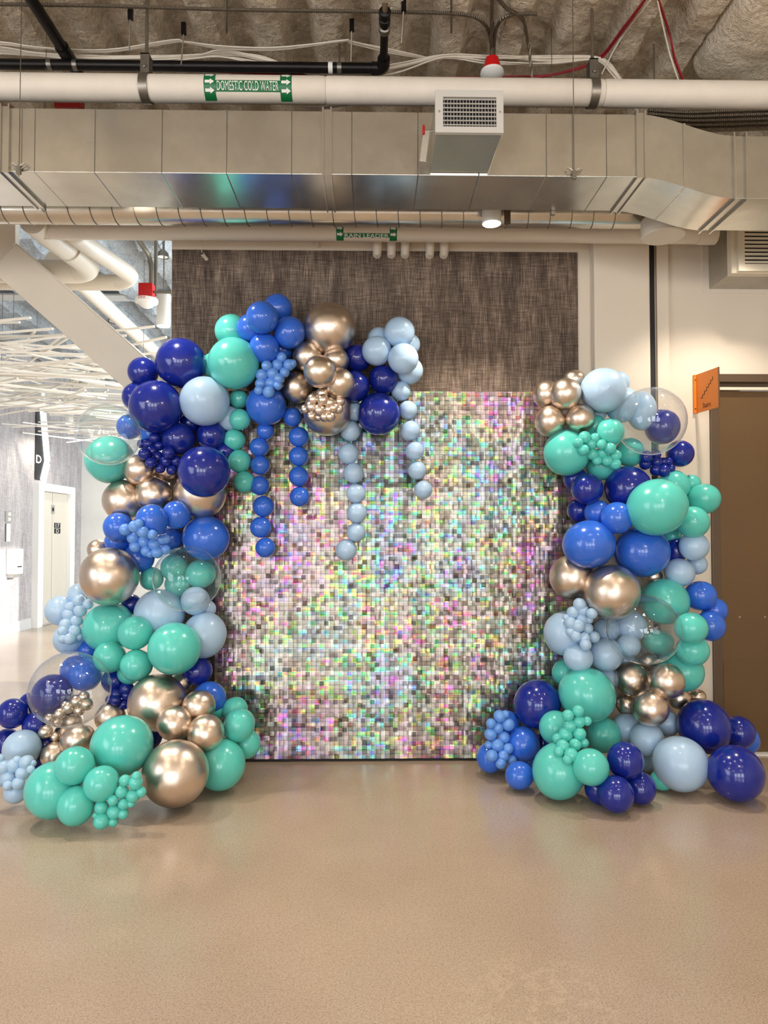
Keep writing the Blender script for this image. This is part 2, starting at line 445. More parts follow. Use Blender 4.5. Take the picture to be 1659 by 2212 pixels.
struct(MB().box(at(1405, 700, YW).x - 0.004, at(1414, 700, YW).x, YW - 0.006, YW + 0.01, 0, ZW).build('trim_1', M['black']), 'dark reveal strip between cream column and door wall', 'trim')

dr = struct(empty('door_1', loc=(DX0, YW, 0)), 'brown metal stair door in a brown frame', 'door')
def rel(mb, o):
    mb.v = [tuple(Vector(p) - o.location) for p in mb.v]; return mb
fw = 0.058
rel(MB().box(DX0, DX0 + fw, YW - 0.02, YW + 0.14, 0, DZ), dr).build('door_frame', M['bronze_frame'], dr, bevel=0.004)
rel(MB().box(DX1 - fw, DX1, YW - 0.02, YW + 0.14, 0, DZ), dr).build('door_frame', M['bronze_frame'], dr, bevel=0.004)
rel(MB().box(DX0 + fw, DX1 - fw, YW - 0.02, YW + 0.14, DZ - 0.055, DZ), dr).build('door_frame', M['bronze_frame'], dr, bevel=0.004)
rel(MB().box(DX0 + fw, DX1 - fw, YW + 0.02, YW + 0.1, DZ - 0.085, DZ - 0.056), dr).build('door_stop', M['bronze_frame'], dr)
rel(MB().box(DX0 + fw, DX1 - fw, YW + 0.0, YW + 0.03, DZ - 0.105, DZ - 0.086), dr).build('smoke_seal', M['grille_cream'], dr)
leaf = rel(MB().box(DX0 + fw + 0.004, DX1 - fw - 0.004, YW + 0.03, YW + 0.075, 0.012, DZ - 0.106), dr).build('door_leaf', M['bronze_door'], dr, bevel=0.003)
rel(MB().box(DX0 + fw + 0.03, DX1 - fw - 0.03, YW + 0.027, YW + 0.031, 0.02, 0.62), dr).build('kick_plate', M['bronze_door'], leaf)
for px in (1598, 1652):
    p = at(px, 1333, YW + 0.028)
    rel(MB().lathe([(0.0, -0.004), (0.005, -0.003), (0.006, 0.004)], p, 'Y', 10), dr).build('rivet', M['steel'], leaf, True)
rel(MB().box(DX0, DX1, YW - 0.02, YW + 0.12, 0, 0.012), dr).build('threshold', M['label_white'], dr)
p0 = DX1
struct(MB().box(DX1 + 0.001, 4.3, YW - 0.012, YW - 0.001, 0, 0.09).build('baseboard_right', M['label_white']), 'white baseboard beside the brown stair door', 'baseboard')

# room behind and beside the photographer
struct(MB().box(4.3, 4.5, -7.2, YW, 0, ZC + 0.1).build('wall_right', M['paint']), 'plain cream side wall beyond the stair door', 'wall')
struct(MB().box(-5.5, 4.5, -7.4, -7.2, 0, ZC + 0.1).build('wall_front', M['paint']), 'plain cream wall behind the photographer', 'wall')
wl = struct(MB().box(XL - 0.2, XL, -7.2, YF, 0, ZC + 0.1).build('wall_left', M['textile_lobby']), 'grey woven elevator lobby wall with sunlight on it', 'wall')
struct(MB().box(XL, XL + 0.015, -7.2, atx(66, 1300, XL).y, 0, 0.16).build('baseboard_left', M['baseboard']), 'pale grey baseboard along the elevator wall', 'baseboard')
struct(MB().box(XL, 2.6, YF, YF + 0.2, 0, ZC + 0.1).build('wall_far', M['white_paint']), 'plain white end wall beyond the elevator', 'wall')
struct(MB().box(2.4, 2.6, YW + 0.2, 6.0, 0, ZC + 0.1).box(2.4, 2.6, 9.3, YF, 0, ZC + 0.1).build('wall_lobby', M['white_paint']), 'white lobby wall with a tall glazed opening', 'wall')

# ---------------------------------------------------------------- text helper
def text_mesh(txt, height, width=None):
    cu = bpy.data.curves.new('lettering', 'FONT'); cu.body = txt; cu.size = 1.0; cu.align_x = 'CENTER'; cu.align_y = 'CENTER'; cu.resolution_u = 3
    o = bpy.data.objects.new('lettering', cu); C.objects.link(o)
    dg = bpy.context.evaluated_depsgraph_get(); me = bpy.data.meshes.new_from_object(o.evaluated_get(dg))
    V = [v.co.copy() for v in me.vertices]; Fs = [tuple(p.vertices) for p in me.polygons]
    bpy.data.objects.remove(o); bpy.data.curves.remove(cu); bpy.data.meshes.remove(me)
    x0 = min(v.x for v in V); x1 = max(v.x for v in V); y0 = min(v.y for v in V); y1 = max(v.y for v in V)
    s = height / (y1 - y0); sx = s if width is None else width / (x1 - x0)
    return [((v.x - (x0 + x1) / 2) * sx, (v.y - (y0 + y1) / 2) * s) for v in V], Fs
def text_plane(txt, height, origin, ux, uy, mat, parent, width=None, lift=0.001, name='lettering'):
    V, Fs = text_mesh(txt, height, width); ux = Vector(ux); uy = Vector(uy); n = ux.cross(uy).normalized()
    o = Vector(origin) + n * lift
    if parent is not None: o = o - parent.matrix_basis.translation
    return MB().add([o + ux * a + uy * b for a, b in V], Fs).build(name, mat, parent)
def wrap_pt(c, r, x, s):
    """point on a pipe along X through c; s = arc length measured upwards from the side facing the room (-Y)"""
    a = s / r; return Vector((x, c[1] - r * math.cos(a), c[2] + r * math.sin(a)))
def wrap_patch(c, r, x0, x1, s0, s1, n=10):
    vs = []; fs = []
    for k in range(n + 1):
        s = s0 + (s1 - s0) * k / n
        vs += [wrap_pt(c, r, x0, s), wrap_pt(c, r, x1, s)]
    fs = [(2 * k, 2 * k + 1, 2 * k + 3, 2 * k + 2) for k in range(n)]
    return MB().add(vs, fs)

# ---------------------------------------------------------------- rectangular duct
Y1, Y2 = 3.45, 3.82
zb = at(600, 376, Y1).z; zt = at(600, 239, Y1).z
duct = empty('supply_duct', 'long rectangular galvanised steel air duct running under the ceiling', 'duct')
seams = [-60, 8, 75, 205, 350, 490, 630, 703, 760, 903, 1034, 1180, 1310, 1380]
xs = [-3.6] + [at(p, 300, Y1).x for p in seams[1:]]
MB().box(-3.6, xs[-1], Y1 + 0.006, Y2 - 0.004, zb + 0.006, zt - 0.004).build('duct_core', M['galv_side'], duct)
for a, b in zip(xs[:-1], xs[1:]):
    MB().box(a + 0.0007, b - 0.0007, Y1, Y2, zb, zt).build('duct_section', M['galv'], duct, bevel=0.003)
def ring(x, w, y1, y2, z0, z1, t, name='flange'):
    mb = MB(); h = w / 2
    mb.box(x - h, x + h, y1 - t, y1 + 0.01, z0 - t, z1 + t).box(x - h, x + h, y2 - 0.01, y2 + t, z0 - t, z1 + t)
    mb.box(x - h, x + h, y1 + 0.01, y2 - 0.01, z0 - t, z0 + 0.005).box(x - h, x + h, y1 + 0.01, y2 - 0.01, z1 - 0.005, z1 + t)
    o = mb.build(name, M['galv'], duct); return o
for p in (8, 703, 1380):
    x = at(p, 300, Y1).x
    ring(x - 0.012, 0.008, Y1, Y2, zb, zt, 0.014); ring(x + 0.028, 0.008, Y1, Y2, zb, zt, 0.014)
    ring(x + 0.008, 0.034, Y1, Y2, zb, zt, 0.005, 'joint_band')
drop = 0.104
xe = xs[-1]; xend = at(1588, 300, Y1).x
def sect(x0, x1, n, name):
    vs = []; fs = []
    for k in range(n + 1):
        x = x0 + (x1 - x0) * k / n; u = min(1, max(0, (x - xe) / (xend - xe))); u = u * u * (3 - 2 * u); d = drop * u
        vs += [(x, Y1, zb - d), (x, Y2, zb - d), (x, Y2, zt - d), (x, Y1, zt - d)]
    for k in range(n):
        for q in range(4):
            fs.append((4 * k + q, 4 * k + (q + 1) % 4, 4 * (k + 1) + (q + 1) % 4, 4 * (k + 1) + q))
    return MB().add(vs, [f[::-1] for f in fs]).build(name, M['galv'], duct, True)
xm = at(1478, 300, Y1).x
sect(xe, xm - 0.002, 12, 'offset_section'); sect(xm + 0.002, xend, 12, 'offset_section')
MB().box(xm - 0.006, xm + 0.006, Y1 - 0.004, Y2, zb - drop * .45, zt - drop * .43).build('seam_rib', M['galv'], duct)
MB().box(xend, 4.2, Y1, Y2, zb - drop, zt - drop).build('duct_section', M['galv'], duct, bevel=0.003)
ring(xend - 0.01, 0.008, Y1, Y2, zb - drop, zt - drop, 0.014); ring(xend + 0.05, 0.008, Y1, Y2, zb - drop, zt - drop, 0.014)
# suspension wires with clips, on the duct corners
for px, py, Y, z in ((41, 368, Y1 - 0.012, zb), (1240, 377, Y1 - 0.012, zb), (95, 447, Y2 + 0.012, zb), (1194, 450, Y2 + 0.012, zb)):
    p = at(px, py, Y)
    mb = MB().tube([(p.x, Y, z - 0.03), (p.x, Y, ZC)], 0.0022, 6)
    for s in (-1, 1):
        mb.tube([(p.x, Y, z + 0.02), (p.x + s * 0.025, Y - 0.004, z + 0.035), (p.x + s * 0.04, Y - 0.004, z + 0.028), (p.x + s * 0.03, Y - 0.004, z + 0.018), (p.x, Y, z + 0.005)], 0.0028, 6)
    mb.box(p.x - 0.01, p.x + 0.01, Y - 0.01, Y + 0.006, z - 0.02, z + 0.02)
    mb.build('hanger_wire', M['rod'], duct)

# ---------------------------------------------------------------- grille boot on the duct
yg = 3.19
gx0, gx1 = at(940, 240, yg).x, at(1087, 240, yg).x
gz0, gz1 = at(1010, 288, yg).z, at(1010, 196, yg).z
gr = empty('duct_grille', 'square white supply grille on a galvanised boot below the white pipe', 'vent', loc=(gx0, yg, gz0))
def relb(mb, name, mat, par, o, **k): return rel(mb, o).build(name, mat, par, **k)
relb(MB().box(gx0 + 0.006, gx1 - 0.006, yg + 0.014, Y1 - 0.004, gz0 + 0.004, gz1 - 0.004), 'boot', M['galv'], gr, gr, bevel=0.003)
relb(MB().prism([(gx0 + 0.006, yg + 0.02, gz0 + 0.003), (gx1 - 0.006, yg + 0.02, gz0 + 0.003), (gx1 - 0.03, Y1 - 0.004, gz0 - 0.05), (gx0 + 0.0, Y1 - 0.004, gz0 - 0.05)], (0, 0, 0.04)), 'boot_bottom', M['galv'], gr, gr)
ox0, ox1 = at(957, 240, yg).x, at(1072, 240, yg).x
oz0, oz1 = at(1010, 275, yg).z, at(1010, 211, yg).z
fr = MB().box(gx0, gx1, yg - 0.006, yg + 0.014, gz0, oz0).box(gx0, gx1, yg - 0.006, yg + 0.014, oz1, gz1).box(gx0, ox0, yg - 0.006, yg + 0.014, oz0, oz1).box(ox1, gx1, yg - 0.006, yg + 0.014, oz0, oz1)
relb(fr, 'face_frame', M['grille'], gr, gr)
relb(MB().box(ox0, ox1, yg + 0.011, yg + 0.0135, oz0, oz1), 'dark_opening', M['dark_inside'], gr, gr)
for k in range(7):
    z = oz0 + (oz1 - oz0) * (k + 0.5) / 7
    relb(MB().bar((ox0, yg - 0.002, z), (ox1, yg - 0.002, z), 0.005, 0.003, (0, 0.3, 1)), 'blade', M['grille'], gr, gr)
for k in range(17):
    x = ox0 + (ox1 - ox0) * (k + 0.5) / 17
    relb(MB().box(x - 0.0008, x + 0.0008, yg + 0.003, yg + 0.010, oz0, oz1), 'rear_blade', M['grille'], gr, gr)
for x in ((gx0 + ox0) / 2, (gx1 + ox1) / 2):
    relb(MB().lathe([(0, -0.011), (0.004, -0.009), (0.005, -0.006)], (x, yg, (oz0 + oz1) / 2), 'Y', 10), 'screw', M['rod'], gr, gr, smooth=True)
p = at(916, 283, 3.29)
relb(MB().tube([p, p + Vector((0.075, 0, 0))], 0.004, 8), 'damper_rod', M['rod'], gr, gr)
relb(MB().box(p.x - 0.008, p.x + 0.003, p.y - 0.02, p.y + 0.02, p.z - 0.02, p.z + 0.02), 'damper_knob', M['red'], gr, gr, bevel=0.004)
q = at(913, 350, 3.31)
relb(MB().bar(p + Vector((0.012, 0, 0)), q, 0.008, 0.03), 'damper_lever', M['galv'], gr, gr)

# ---------------------------------------------------------------- spiral duct
ys = 4.22; rs_ = 0.085
zs = EYE.z + (1151 - 483) / F * ys + rs_ * 1.09
sp = empty('spiral_duct', 'round spiral-seamed silver duct behind the rectangular duct', 'duct')
xr0, xr1 = -3.4, at(1384, 470, ys).x
MB().lathe([(rs_, xr0), (rs_, xr1)], (0, ys, zs), 'X', 40).build('duct_shell', M['spiral'], sp, True)
x = xr0 + 0.05
step = 47.0 / F * ys
mb_n = 0
while x + 0.08 < xr1:
    pts = []
    for k in range(25):
        a = 2 * PI * k / 24
        pts.append((x + 0.045 * (k / 24.0), ys + (rs_ + 0.0006) * math.cos(a + PI / 2), zs + (rs_ + 0.0006) * math.sin(a + PI / 2)))
    MB().tube(pts, 0.0032, 6).build('seam', M['strap'], sp, True)
    x += step
for px in (92, 748, 1192):
    X = at(px, 465, ys).x
    MB().tube([(X, ys, zs + rs_), (X, ys, ZC)], 0.0025, 6).build('hanger_wire', M['rod'], sp)

# round capped stub under the duct offset
p = at(1432, 470, 4.08)
stub = tag(MB().lathe([(0.0, 0.0), (0.118, 0.0), (0.124, 0.006), (0.124, 0.1)], (p.x, 4.08, at(1432, 500, 4.0).z), 'Z', 40).build('duct_collar', M['pipe_paint'], None, True),
           'round cream collar hanging under the dropping duct bend', 'collar')

# ---------------------------------------------------------------- rain leader
yr = 4.54; rr = 0.06
zr = EYE.z + (1151 - 516) / F * yr + rr * 1.08
rl = empty('rain_leader_pipe', 'cream painted pipe with a green RAIN LEADER marker below the spiral duct', 'pipe')
xl_, xr_ = at(175, 490, yr).x, at(1545, 515, yr).x
RX, RY = atz(290, 606, zr).x, atz(290, 606, zr).y
path = [(RX - 1.8, RY + 0.05, zr), (RX - 0.3, RY + 0.05, zr), (RX - 0.12, RY + 0.03, zr), (RX - 0.03, RY - 0.05, zr), (RX, RY - 0.18, zr), (xl_ - 0.07, yr + 0.16, zr), (xl_ - 0.05, yr + 0.05, zr), (xl_ + 0.0, yr + 0.012, zr), (xl_ + 0.07, yr, zr), (xr_ - 0.12, yr, zr)]
MB().tube(smooth_path(path, 5), rr, 28).build('pipe_run', M['pipe_paint'], rl, True)
MB().tube([(xr_ - 0.121, yr, zr), (xr_, yr, zr)], rr + 0.004, 28).build('end_fitting', M['pipe_paint'], rl, True)
for px in (815, 846, 876, 930, 961):
    X = at(px, 520, 4.66).x
    MB().tube([(X, 4.70, zr + 0.05), (X, 4.70, zr - 0.04), (X, 4.71, zr - 0.06), (X, 4.745, zr - 0.065)], 0.03, 16).build('branch', M['pipe_paint'], rl, True)
c = (0, yr, zr)
def marker(pipe, c, r, xa, xb, bandw, s_lo, s_hi, txt, th, toff, nar):
    mk = wrap_patch(c, r + 0.0012, xa, xa + bandw, -r * 1.45, r * 1.5, 16).build('pipe_marker', M['green'], pipe, True)
    wrap_patch(c, r + 0.0012, xb - bandw, xb, -r * 1.45, r * 1.5, 16).build('pipe_marker', M['green'], pipe, True)
    wrap_patch(c, r + 0.0011, xa + bandw, xb - bandw, s_lo, s_hi, 8).build('marker_strip', M['green'], pipe, True)
    V, Fs = text_mesh(txt, th, (xb - xa - 2 * bandw) * 0.95)
    MB().add([wrap_pt(c, r + 0.0035, (xa + xb) / 2 + a, toff + b) for a, b in V], Fs).build('lettering', M['label_white'], mk)
    for x in (xa, xb - bandw):
        for k in range(nar):
            s = -r * 0.95 + k * r * 0.62 + r * 0.3
            h = r * 0.2; w = bandw
            A = [(0.12, 0.55), (0.55, 0.55), (0.55, 1.15), (0.92, 0), (0.55, -1.15), (0.55, -0.55), (0.12, -0.55)]
            pts = [wrap_pt(c, r + 0.0035, x + w * a, s + h * b) for a, b in A]
            MB().add(pts, [(0, 1, 5, 6), (2, 3, 4)]).build('arrow', M['label_white'], mk)
marker(rl, c, rr, at(727, 495, yr).x, at(857, 498, yr).x, 0.047, -rr * 0.98, -rr * 0.50, 'RAIN LEADER', 0.024, -rr * 0.78, 3)

# ---------------------------------------------------------------- insulated water pipe
yp = 3.56; rp = 0.0655
zp = at(829, 197, yp).z
wp = empty('water_pipe', 'thick white insulated pipe with a green DOMESTIC COLD WATER marker', 'pipe')
joints = [-3.6, at(318, 190, yp).x, at(705, 190, yp).x, at(1302, 200, yp).x, 4.2]
for a, b in zip(joints[:-1], joints[1:]):
    MB().tube([(a, yp, zp), (a + 0.01, yp, zp), (b - 0.012, yp, zp), (b - 0.001, yp, zp)], [rp - 0.002, rp, rp, rp - 0.004], 36).build('insulation', M['pipe_wrap'], wp, True)
marker(wp, (0, yp, zp), rp, at(446, 190, yp).x, at(633, 190, yp).x, 0.058, -rp * 0.72, rp * 0.1, 'DOMESTIC COLD WATER', 0.044, -rp * 0.31, 4)
for px in (316, 1280):
    X = at(px, 190, yp).x; pts = []
    for k in range(33):
        a = -PI / 2 + (k / 32.0) * 2 * PI
        pts.append((a, k))
    vs = []; fs = []
    for k in range(33):
        a = 2 * PI * k / 32
        for dx_ in (-0.022, 0.022):
            for rr2 in (rp + 0.002, rp + 0.006):
                vs.append((X + dx_, yp + rr2 * math.cos(a), zp + rr2 * math.sin(a)))
    for k in range(32):
        i = 4 * k; j = i + 4
        fs += [(i + 1, i + 3, j + 3, j + 1), (i, j, j + 2, i + 2), (i, i + 1, j + 1, j), (i + 2, j + 2, j + 3, i + 3)]
    hg = MB().add(vs, fs).build('strap_hanger', M['strap'], wp, True)
    MB().box(X - 0.022, X + 0.022, yp - 0.03, yp - 0.024, zp + rp - 0.012, zp + rp + 0.1).box(X - 0.022, X + 0.022, yp + 0.024, yp + 0.03, zp + rp - 0.012, zp + rp + 0.1).box(X - 0.022, X + 0.022, yp - 0.03, yp + 0.03, zp + rp + 0.094, zp + rp + 0.1).build('yoke', M['strap'], hg)
    MB().tube([(X, yp, zp + rp + 0.09), (X, yp, ZC + 0.1)], 0.0085, 10).build('threaded_rod', M['rod'], hg)
    MB().lathe([(0, -0.012), (0.009, -0.01), (0.011, 0)], (X, yp - 0.03, zp + rp + 0.03), 'Y', 8).build('bolt', M['rod'], hg)

# ---------------------------------------------------------------- black sprinkler pipes
yb = 3.84
bp = empty('sprinkler_pipe', 'black steel sprinkler pipe with an elbow and forward arm under the deck', 'pipe')
zb1 = at(400, 143, yb).z; xe2 = at(826, 145, yb).x
MB().tube([(-3.6, yb, zb1), (xe2 - 0.04, yb, zb1)], 0.0275, 20).build('pipe_run', M['black_steel'], bp, True)
MB().tube(smooth_path([(xe2 - 0.06, yb, zb1), (xe2 - 0.02, yb, zb1), (xe2 + 0.005, yb - 0.025, zb1), (xe2 + 0.006, yb - 0.08, zb1)], 4), 0.034, 18).build('elbow', M['black_steel'], bp, True)
yend = atz(829, 22, zb1).y; ycp = atz(829, 45, zb1).y
MB().tube([(xe2 + 0.006, yb - 0.07, zb1), (xe2 + 0.006, ycp, zb1)], 0.021, 16).build('branch_arm', M['black_steel'], bp, True)
for yy, m_ in ((ycp, 'black_steel'), (ycp - 0.05, 'black_steel'), (ycp + 0.06, 'strap')):
    MB().tube([(xe2 + 0.006, yy - 0.022, zb1), (xe2 + 0.006, yy - 0.016, zb1), (xe2 + 0.006, yy + 0.016, zb1), (xe2 + 0.006, yy + 0.022, zb1)], [0.021, 0.029, 0.029, 0.021], 14).build('coupling', M[m_], bp, True)
MB().tube([(xe2 + 0.006, ycp - 0.06, zb1), (xe2 + 0.006, yend, zb1), (xe2 + 0.006, yend - 0.02, zb1 + 0.02)], 0.014, 12).build('sprinkler_head', M['bronze_frame'], bp, True)
for px, m_ in ((714, 'label_white'), (733, 'strap'), (108, 'strap'), (163, 'strap')):
    X = at(px, 145, yb).x
    MB().tube([(X - 0.012, yb, zb1), (X + 0.012, yb, zb1)], 0.029, 20).build('pipe_band', M[m_], bp, True)
X = at(733, 145, yb).x
MB().tube([(X, yb, zb1 + 0.03), (X, yb, ZC + 0.1)], 0.006, 8).build('hanger_rod', M['rod'], bp)
pA = at(147, 146, 3.79)
bd = empty('branch_pipe', 'black steel pipe crossing the deck above the white pipe', 'pipe')
zA = zb1 + 0.04
MB().tube([(pA.x - 0.02, 2.2, zA), (pA.x - 0.02, 3.98, zA)], 0.03, 20).build('pipe_run', M['black_steel'], bd, True)
MB().tube([(pA.x - 0.02, 3.75, zA), (pA.x - 0.02, 3.92, zA)], 0.036, 18).build('tee_fitting', M['black_steel'], bd, True)

# ---------------------------------------------------------------- cables, conduits, rods above the pipes
def cables(name, label, cat, paths, mat, r, group=None, part='cable'):
    e = empty(name, label, cat, group)
    for pts in paths: MB().tube(smooth_path(pts, 5), r, 6).build(part, mat, e, True)
    return e
def jitter(path, Y, n, a):
    out = []
    for k in range(n):
        o1, o2 = random.uniform(-1, 1), random.uniform(-1, 1); pts = []
        for i, (x, y) in enumerate(path):
            tie = 0.35 if i % 3 == 2 else 1.0
            pts.append(atc(x, y + a * tie * (o1 + 0.5 * random.uniform(-1, 1)), Y + 0.02 * o2))
        out.append(pts)
    return out
cables('cable_bundle', 'sagging bundle of white cables strung behind the black pipe', 'cables',
       jitter([(-120, 100), (0, 108), (90, 118), (200, 129), (320, 131), (420, 122), (480, 117), (560, 130), (640, 150), (740, 164), (850, 150), (960, 122), (1060, 128), (1190, 131), (1285, 126), (1320, 150), (1345, 185), (1380, 245)], 3.91, 13, 9), M['cable_white'], 0.0042)
cables('cable_run', 'few white cables looping along the ribbed deck', 'cables',
       jitter([(-120, 88), (0, 92), (90, 103), (230, 107), (370, 88), (400, 90), (480, 101), (600, 101), (740, 87), (760, 88), (850, 109), (940, 128)], 3.94, 4, 5), M['cable_white'], 0.004)
cables('cable_loop', 'slack white cables drooping between white pipe and duct', 'cables',
       jitter([(540, 205), (600, 222), (680, 233), (760, 226), (830, 212)], 3.72, 3, 4), M['cable_white'], 0.0042)
cables('red_cable_run', 'dark red cables running behind the white pipe up past a rod', 'cables',
       jitter([(400, 150), (560, 156), (740, 168), (900, 170), (1100, 170), (1200, 160), (1290, 130), (1345, 65), (1400, -10)], 3.93, 5, 4), M['cable_red'], 0.005)
cables('red_cable_drop', 'dark red cables dropping beside the fat sprayed beam', 'cables',
       jitter([(1415, -20), (1432, 30), (1448, 80), (1458, 130), (1480, 182)], 3.72, 6, 4), M['cable_red'], 0.005)
cables('white_cable_drop', 'white cable slanting alongside the dark red cables', 'cables',
       [[atc(1405, 0, 3.89),  atc(1340, 85, 3.89),  atc(1300, 160, 3.91)], [atc(1420, 0, 3.68),  atc(1445, 110, 3.68),  atc(1468, 180, 3.68)]], M['cable_white'], 0.004)
cables('flexible_conduit', 'ribbed flexible conduit running along the top of the deck', 'conduit',
       [[atc(-100, 8, 3.81),  atc(200, 12, 3.81),  atc(400, 18, 3.81),  atc(560, 22, 3.81),  atc(720, 24, 3.81),  atc(860, 26, 3.81),  atc(985, 30, 3.81),  atc(1035, 42, 3.81),  atc(1058, 75, 3.82),  atc(1062, 125, 3.85)]], M['conduit'], 0.0095, part='conduit_run')
cables('looped_conduit', 'pair of flexible conduits looping down beside each other', 'conduit',
       [[atc(1064, -20, 3.81),  atc(1062, 40, 3.81),  atc(1061, 125, 3.84)], [atc(1070, -10, 3.81),  atc(1095, 18, 3.81),  atc(1128, 40, 3.81),  atc(1140, 90, 3.82),  atc(1152, 178, 3.86)], [atc(1160, 30, 3.82),  atc(1100, 33, 3.82),  atc(1072, 62, 3.82),  atc(1066, 125, 3.85)]], M['conduit'], 0.0095, part='conduit_run')
cables('conduit_sheaf', 'dark sheaf of flexible conduits above the lowered duct end', 'conduit',
       [[atc(1400, 238 + 8 * k, 3.98),  atc(1480, 243 + 9 * k, 3.98),  atc(1560, 240 + 10 * k, 3.98),  atc(1680, 236 + 10 * k, 3.98)] for k in range(5)], M['conduit'], 0.012, part='conduit_run')
for k, (px, py1, w, lab) in enumerate(((489, 70, 0.006, 'thin steel rod with a white clip above the cable bundle'), (975, 70, 0.006, 'thin steel rod with a white clip near the conduit loops'))):
    e = empty('deck_hanger', lab, 'hanger', 'clipped rods under the deck', loc=at(px, 118, 3.89))
    a =  atc(px, -60, 3.89); b =  atc(px, py1, 3.89); cc =  atc(px, 118, 3.89); L0 = e.location
    MB().tube([a - L0, b - L0], w, 8).build('rod', M['rod'], e)
    MB().box(-0.012, 0.012, -0.006, 0.006, 0, (b - L0).z).build('clip', M['label_white'], e)
for px, py1, Y, lab in ((1414, 240, 3.81, 'thin bare rod beside the dropping red cables'),):
    a =  atc(px, -40, Y); b =  atc(px, py1, Y)
    tag(MB().tube([(b.x, Y, a.z), b], 0.005, 8).build('steel_rod', M['rod']), lab, 'rod')
for (x, y), lab in (((282, 30), 'dark anchor clip on the deck nearest the branch pipe'), ((397, 62), 'dark anchor clip above the looping white cables'), ((760, 55), 'dark anchor clip beside the black pipe arm'), ((872, 12), 'dark anchor clip above the white disc detector')):
    p =  atc(x, y, 3.89); e = empty('anchor_clip', lab, 'clip', 'deck anchors', loc=p)
    MB().box(-0.012, 0.012, -0.01, 0.01, -0.03, 0.03).build('body', M['black_steel'], e)
    MB().tube([(0, 0, -0.02), (random.uniform(-0.04, 0.02), 0.05, -0.16)], 0.004, 6).build('pin', M['rod'], e)
p =  atc(1063, 158, 3.79)
e = empty('heat_detector', 'white disc detector with a red base peeping over the white pipe', 'detector', loc=p)
MB().lathe([(0.0, 0.08), (0.035, 0.08), (0.05, 0.02), (0.05, 0.0)], (0, 0, 0), 'Z', 28).build('base', M['red'], e, True)
MB().lathe([(0.05, 0.012), (0.062, 0.01), (0.064, -0.005), (0.045, -0.02), (0, -0.024)], (0, 0, 0), 'Z', 28).build('disc', M['label_white'], e, True)
MB().tube([(0, 0, 0.08), (0, 0, 0.3)], 0.012, 10).build('stem', M['rod'], e)
p =  atc(150, 220, 3.76)
e = empty('alarm_module', 'small red box with a white label between white pipe and duct', 'alarm box', loc=p)
MB().box(-0.066, 0.066, -0.04, 0.04, -0.05, 0.07).build('housing', M['red'], e, bevel=0.004)
MB().box(-0.05, -0.01, -0.043, -0.04, -0.03, 0.05).build('sticker', M['label_white'], e)

# ---------------------------------------------------------------- cylinder downlights
def downlight(px, py, Y, wpx, label, hh, energy, glow, up=0.0, mat='label_white', spot=2.6):
    p = at(px, py, Y); r = wpx / 2 * Y / F
    e = empty('cylinder_downlight', label, 'light', 'white cylinder downlights', loc=p)
    MB().lathe([(r * 0.9, 0.01), (r * 0.96, 0.0), (r, 0.004), (r, hh - 0.004), (r * 0.97, hh), (0, hh)], (0, 0, 0), 'Z', 36).build('housing', M[mat], e, True)
    MB().lathe([(0, 0.0105), (r * 0.93, 0.0105)], (0, 0, 0), 'Z', 36).build('lens', M[glow], e)
    if up: MB().tube([(0, 0, hh), (0, 0, hh + up)], 0.006, 8).build('stem', M['rod'], e)
    l = lamp('downlight_lamp', 'SPOT', (p.x, p.y, p.z - 0.02), energy, WARM, aim=(p.x, p.y + 0.005, 0), spot_size=spot, spot_blend=0.5, shadow_soft_size=0.03)
    return e
downlight(1062, 484, 4.06, 42, 'lit white cylinder downlight beside the spiral duct', 0.14, 100, 'lamp_glow', 0.0, spot=1.8)
downlight(353, 705, 6.3, 29, 'lit white cylinder pendant next to the fire alarm', 0.29, 130, 'lobby_glow', 0.9)
downlight(150, 915, 11.2, 17, 'small distant cylinder downlight in front of the elevator wall', 0.15, 60, 'lobby_glow', 1.2)
p = at(1096, 468, 4.06)
tag(MB().lathe([(0, -0.04), (0.018, -0.04), (0.02, 0.08)], p, 'Z', 20).build('lamp_bracket', M['bronze_frame'], None, True), 'short bronze bracket beside the lit downlight', 'bracket')

# little wall nozzles above the backdrop
for px, py, lab in ((437, 548, 'small dark nozzle with a dangling wire on the woven wall'), (681, 520, 'small dark nozzle on the cream band above the woven wall')):
    p = at(px, py, YW - 0.05); e = empty('wall_nozzle', lab, 'nozzle', loc=p)
    MB().tube([(0.02, 0.05, -0.02), (0, 0, 0)], 0.013, 14).build('barrel', M['pipe_paint'], e, True)
    MB().lathe([(0, -0.002), (0.009, -0.001), (0.011, 0.003)], (0, -0.002, 0), 'Y', 14).build('tip', M['black'], e, True)
    if px == 437:
        MB().tube(smooth_path([(0, -0.01, 0), (0.0, -0.03, 0.05), (-0.006, -0.02, 0.12), (0.002, 0.0, 0.2)], 4), 0.0025, 6).build('wire', M['cable_white'], e)

# ---------------------------------------------------------------- wall vent by the door
vb = YW; vf = 4.5
ax0 = at(1530, 560, vb).x; ax1 = ax0 + 0.46; az0 = at(1560, 625, vb).z; az1 = az0 + 0.4
vt = empty('wall_vent', 'cream louvred vent on a galvanised box above the stair door', 'vent', loc=(ax0, vb, az0))
relb(MB().box(ax0, ax1, vf + 0.0, vb - 0.001, az0, az1), 'vent_box', M['galv_side'], vt, vt)
for (a, b, c_, d_) in ((ax0 - 0.045, ax0, az0 - 0.03, az1), (ax0, ax1 + 0.045, az0 - 0.03, az0)):
    relb(MB().box(a, b, vb - 0.006, vb, c_, d_), 'wall_flange', M['paint'], vt, vt)
relb(MB().box(ax0 + 0.0, ax1 + 0.01, vf - 0.06, vf, az0 - 0.004, az1 - 0.005), 'vent_neck', M['grille_cream'], vt, vt, bevel=0.004)
fz0, fz1 = az0, az1 - 0.01
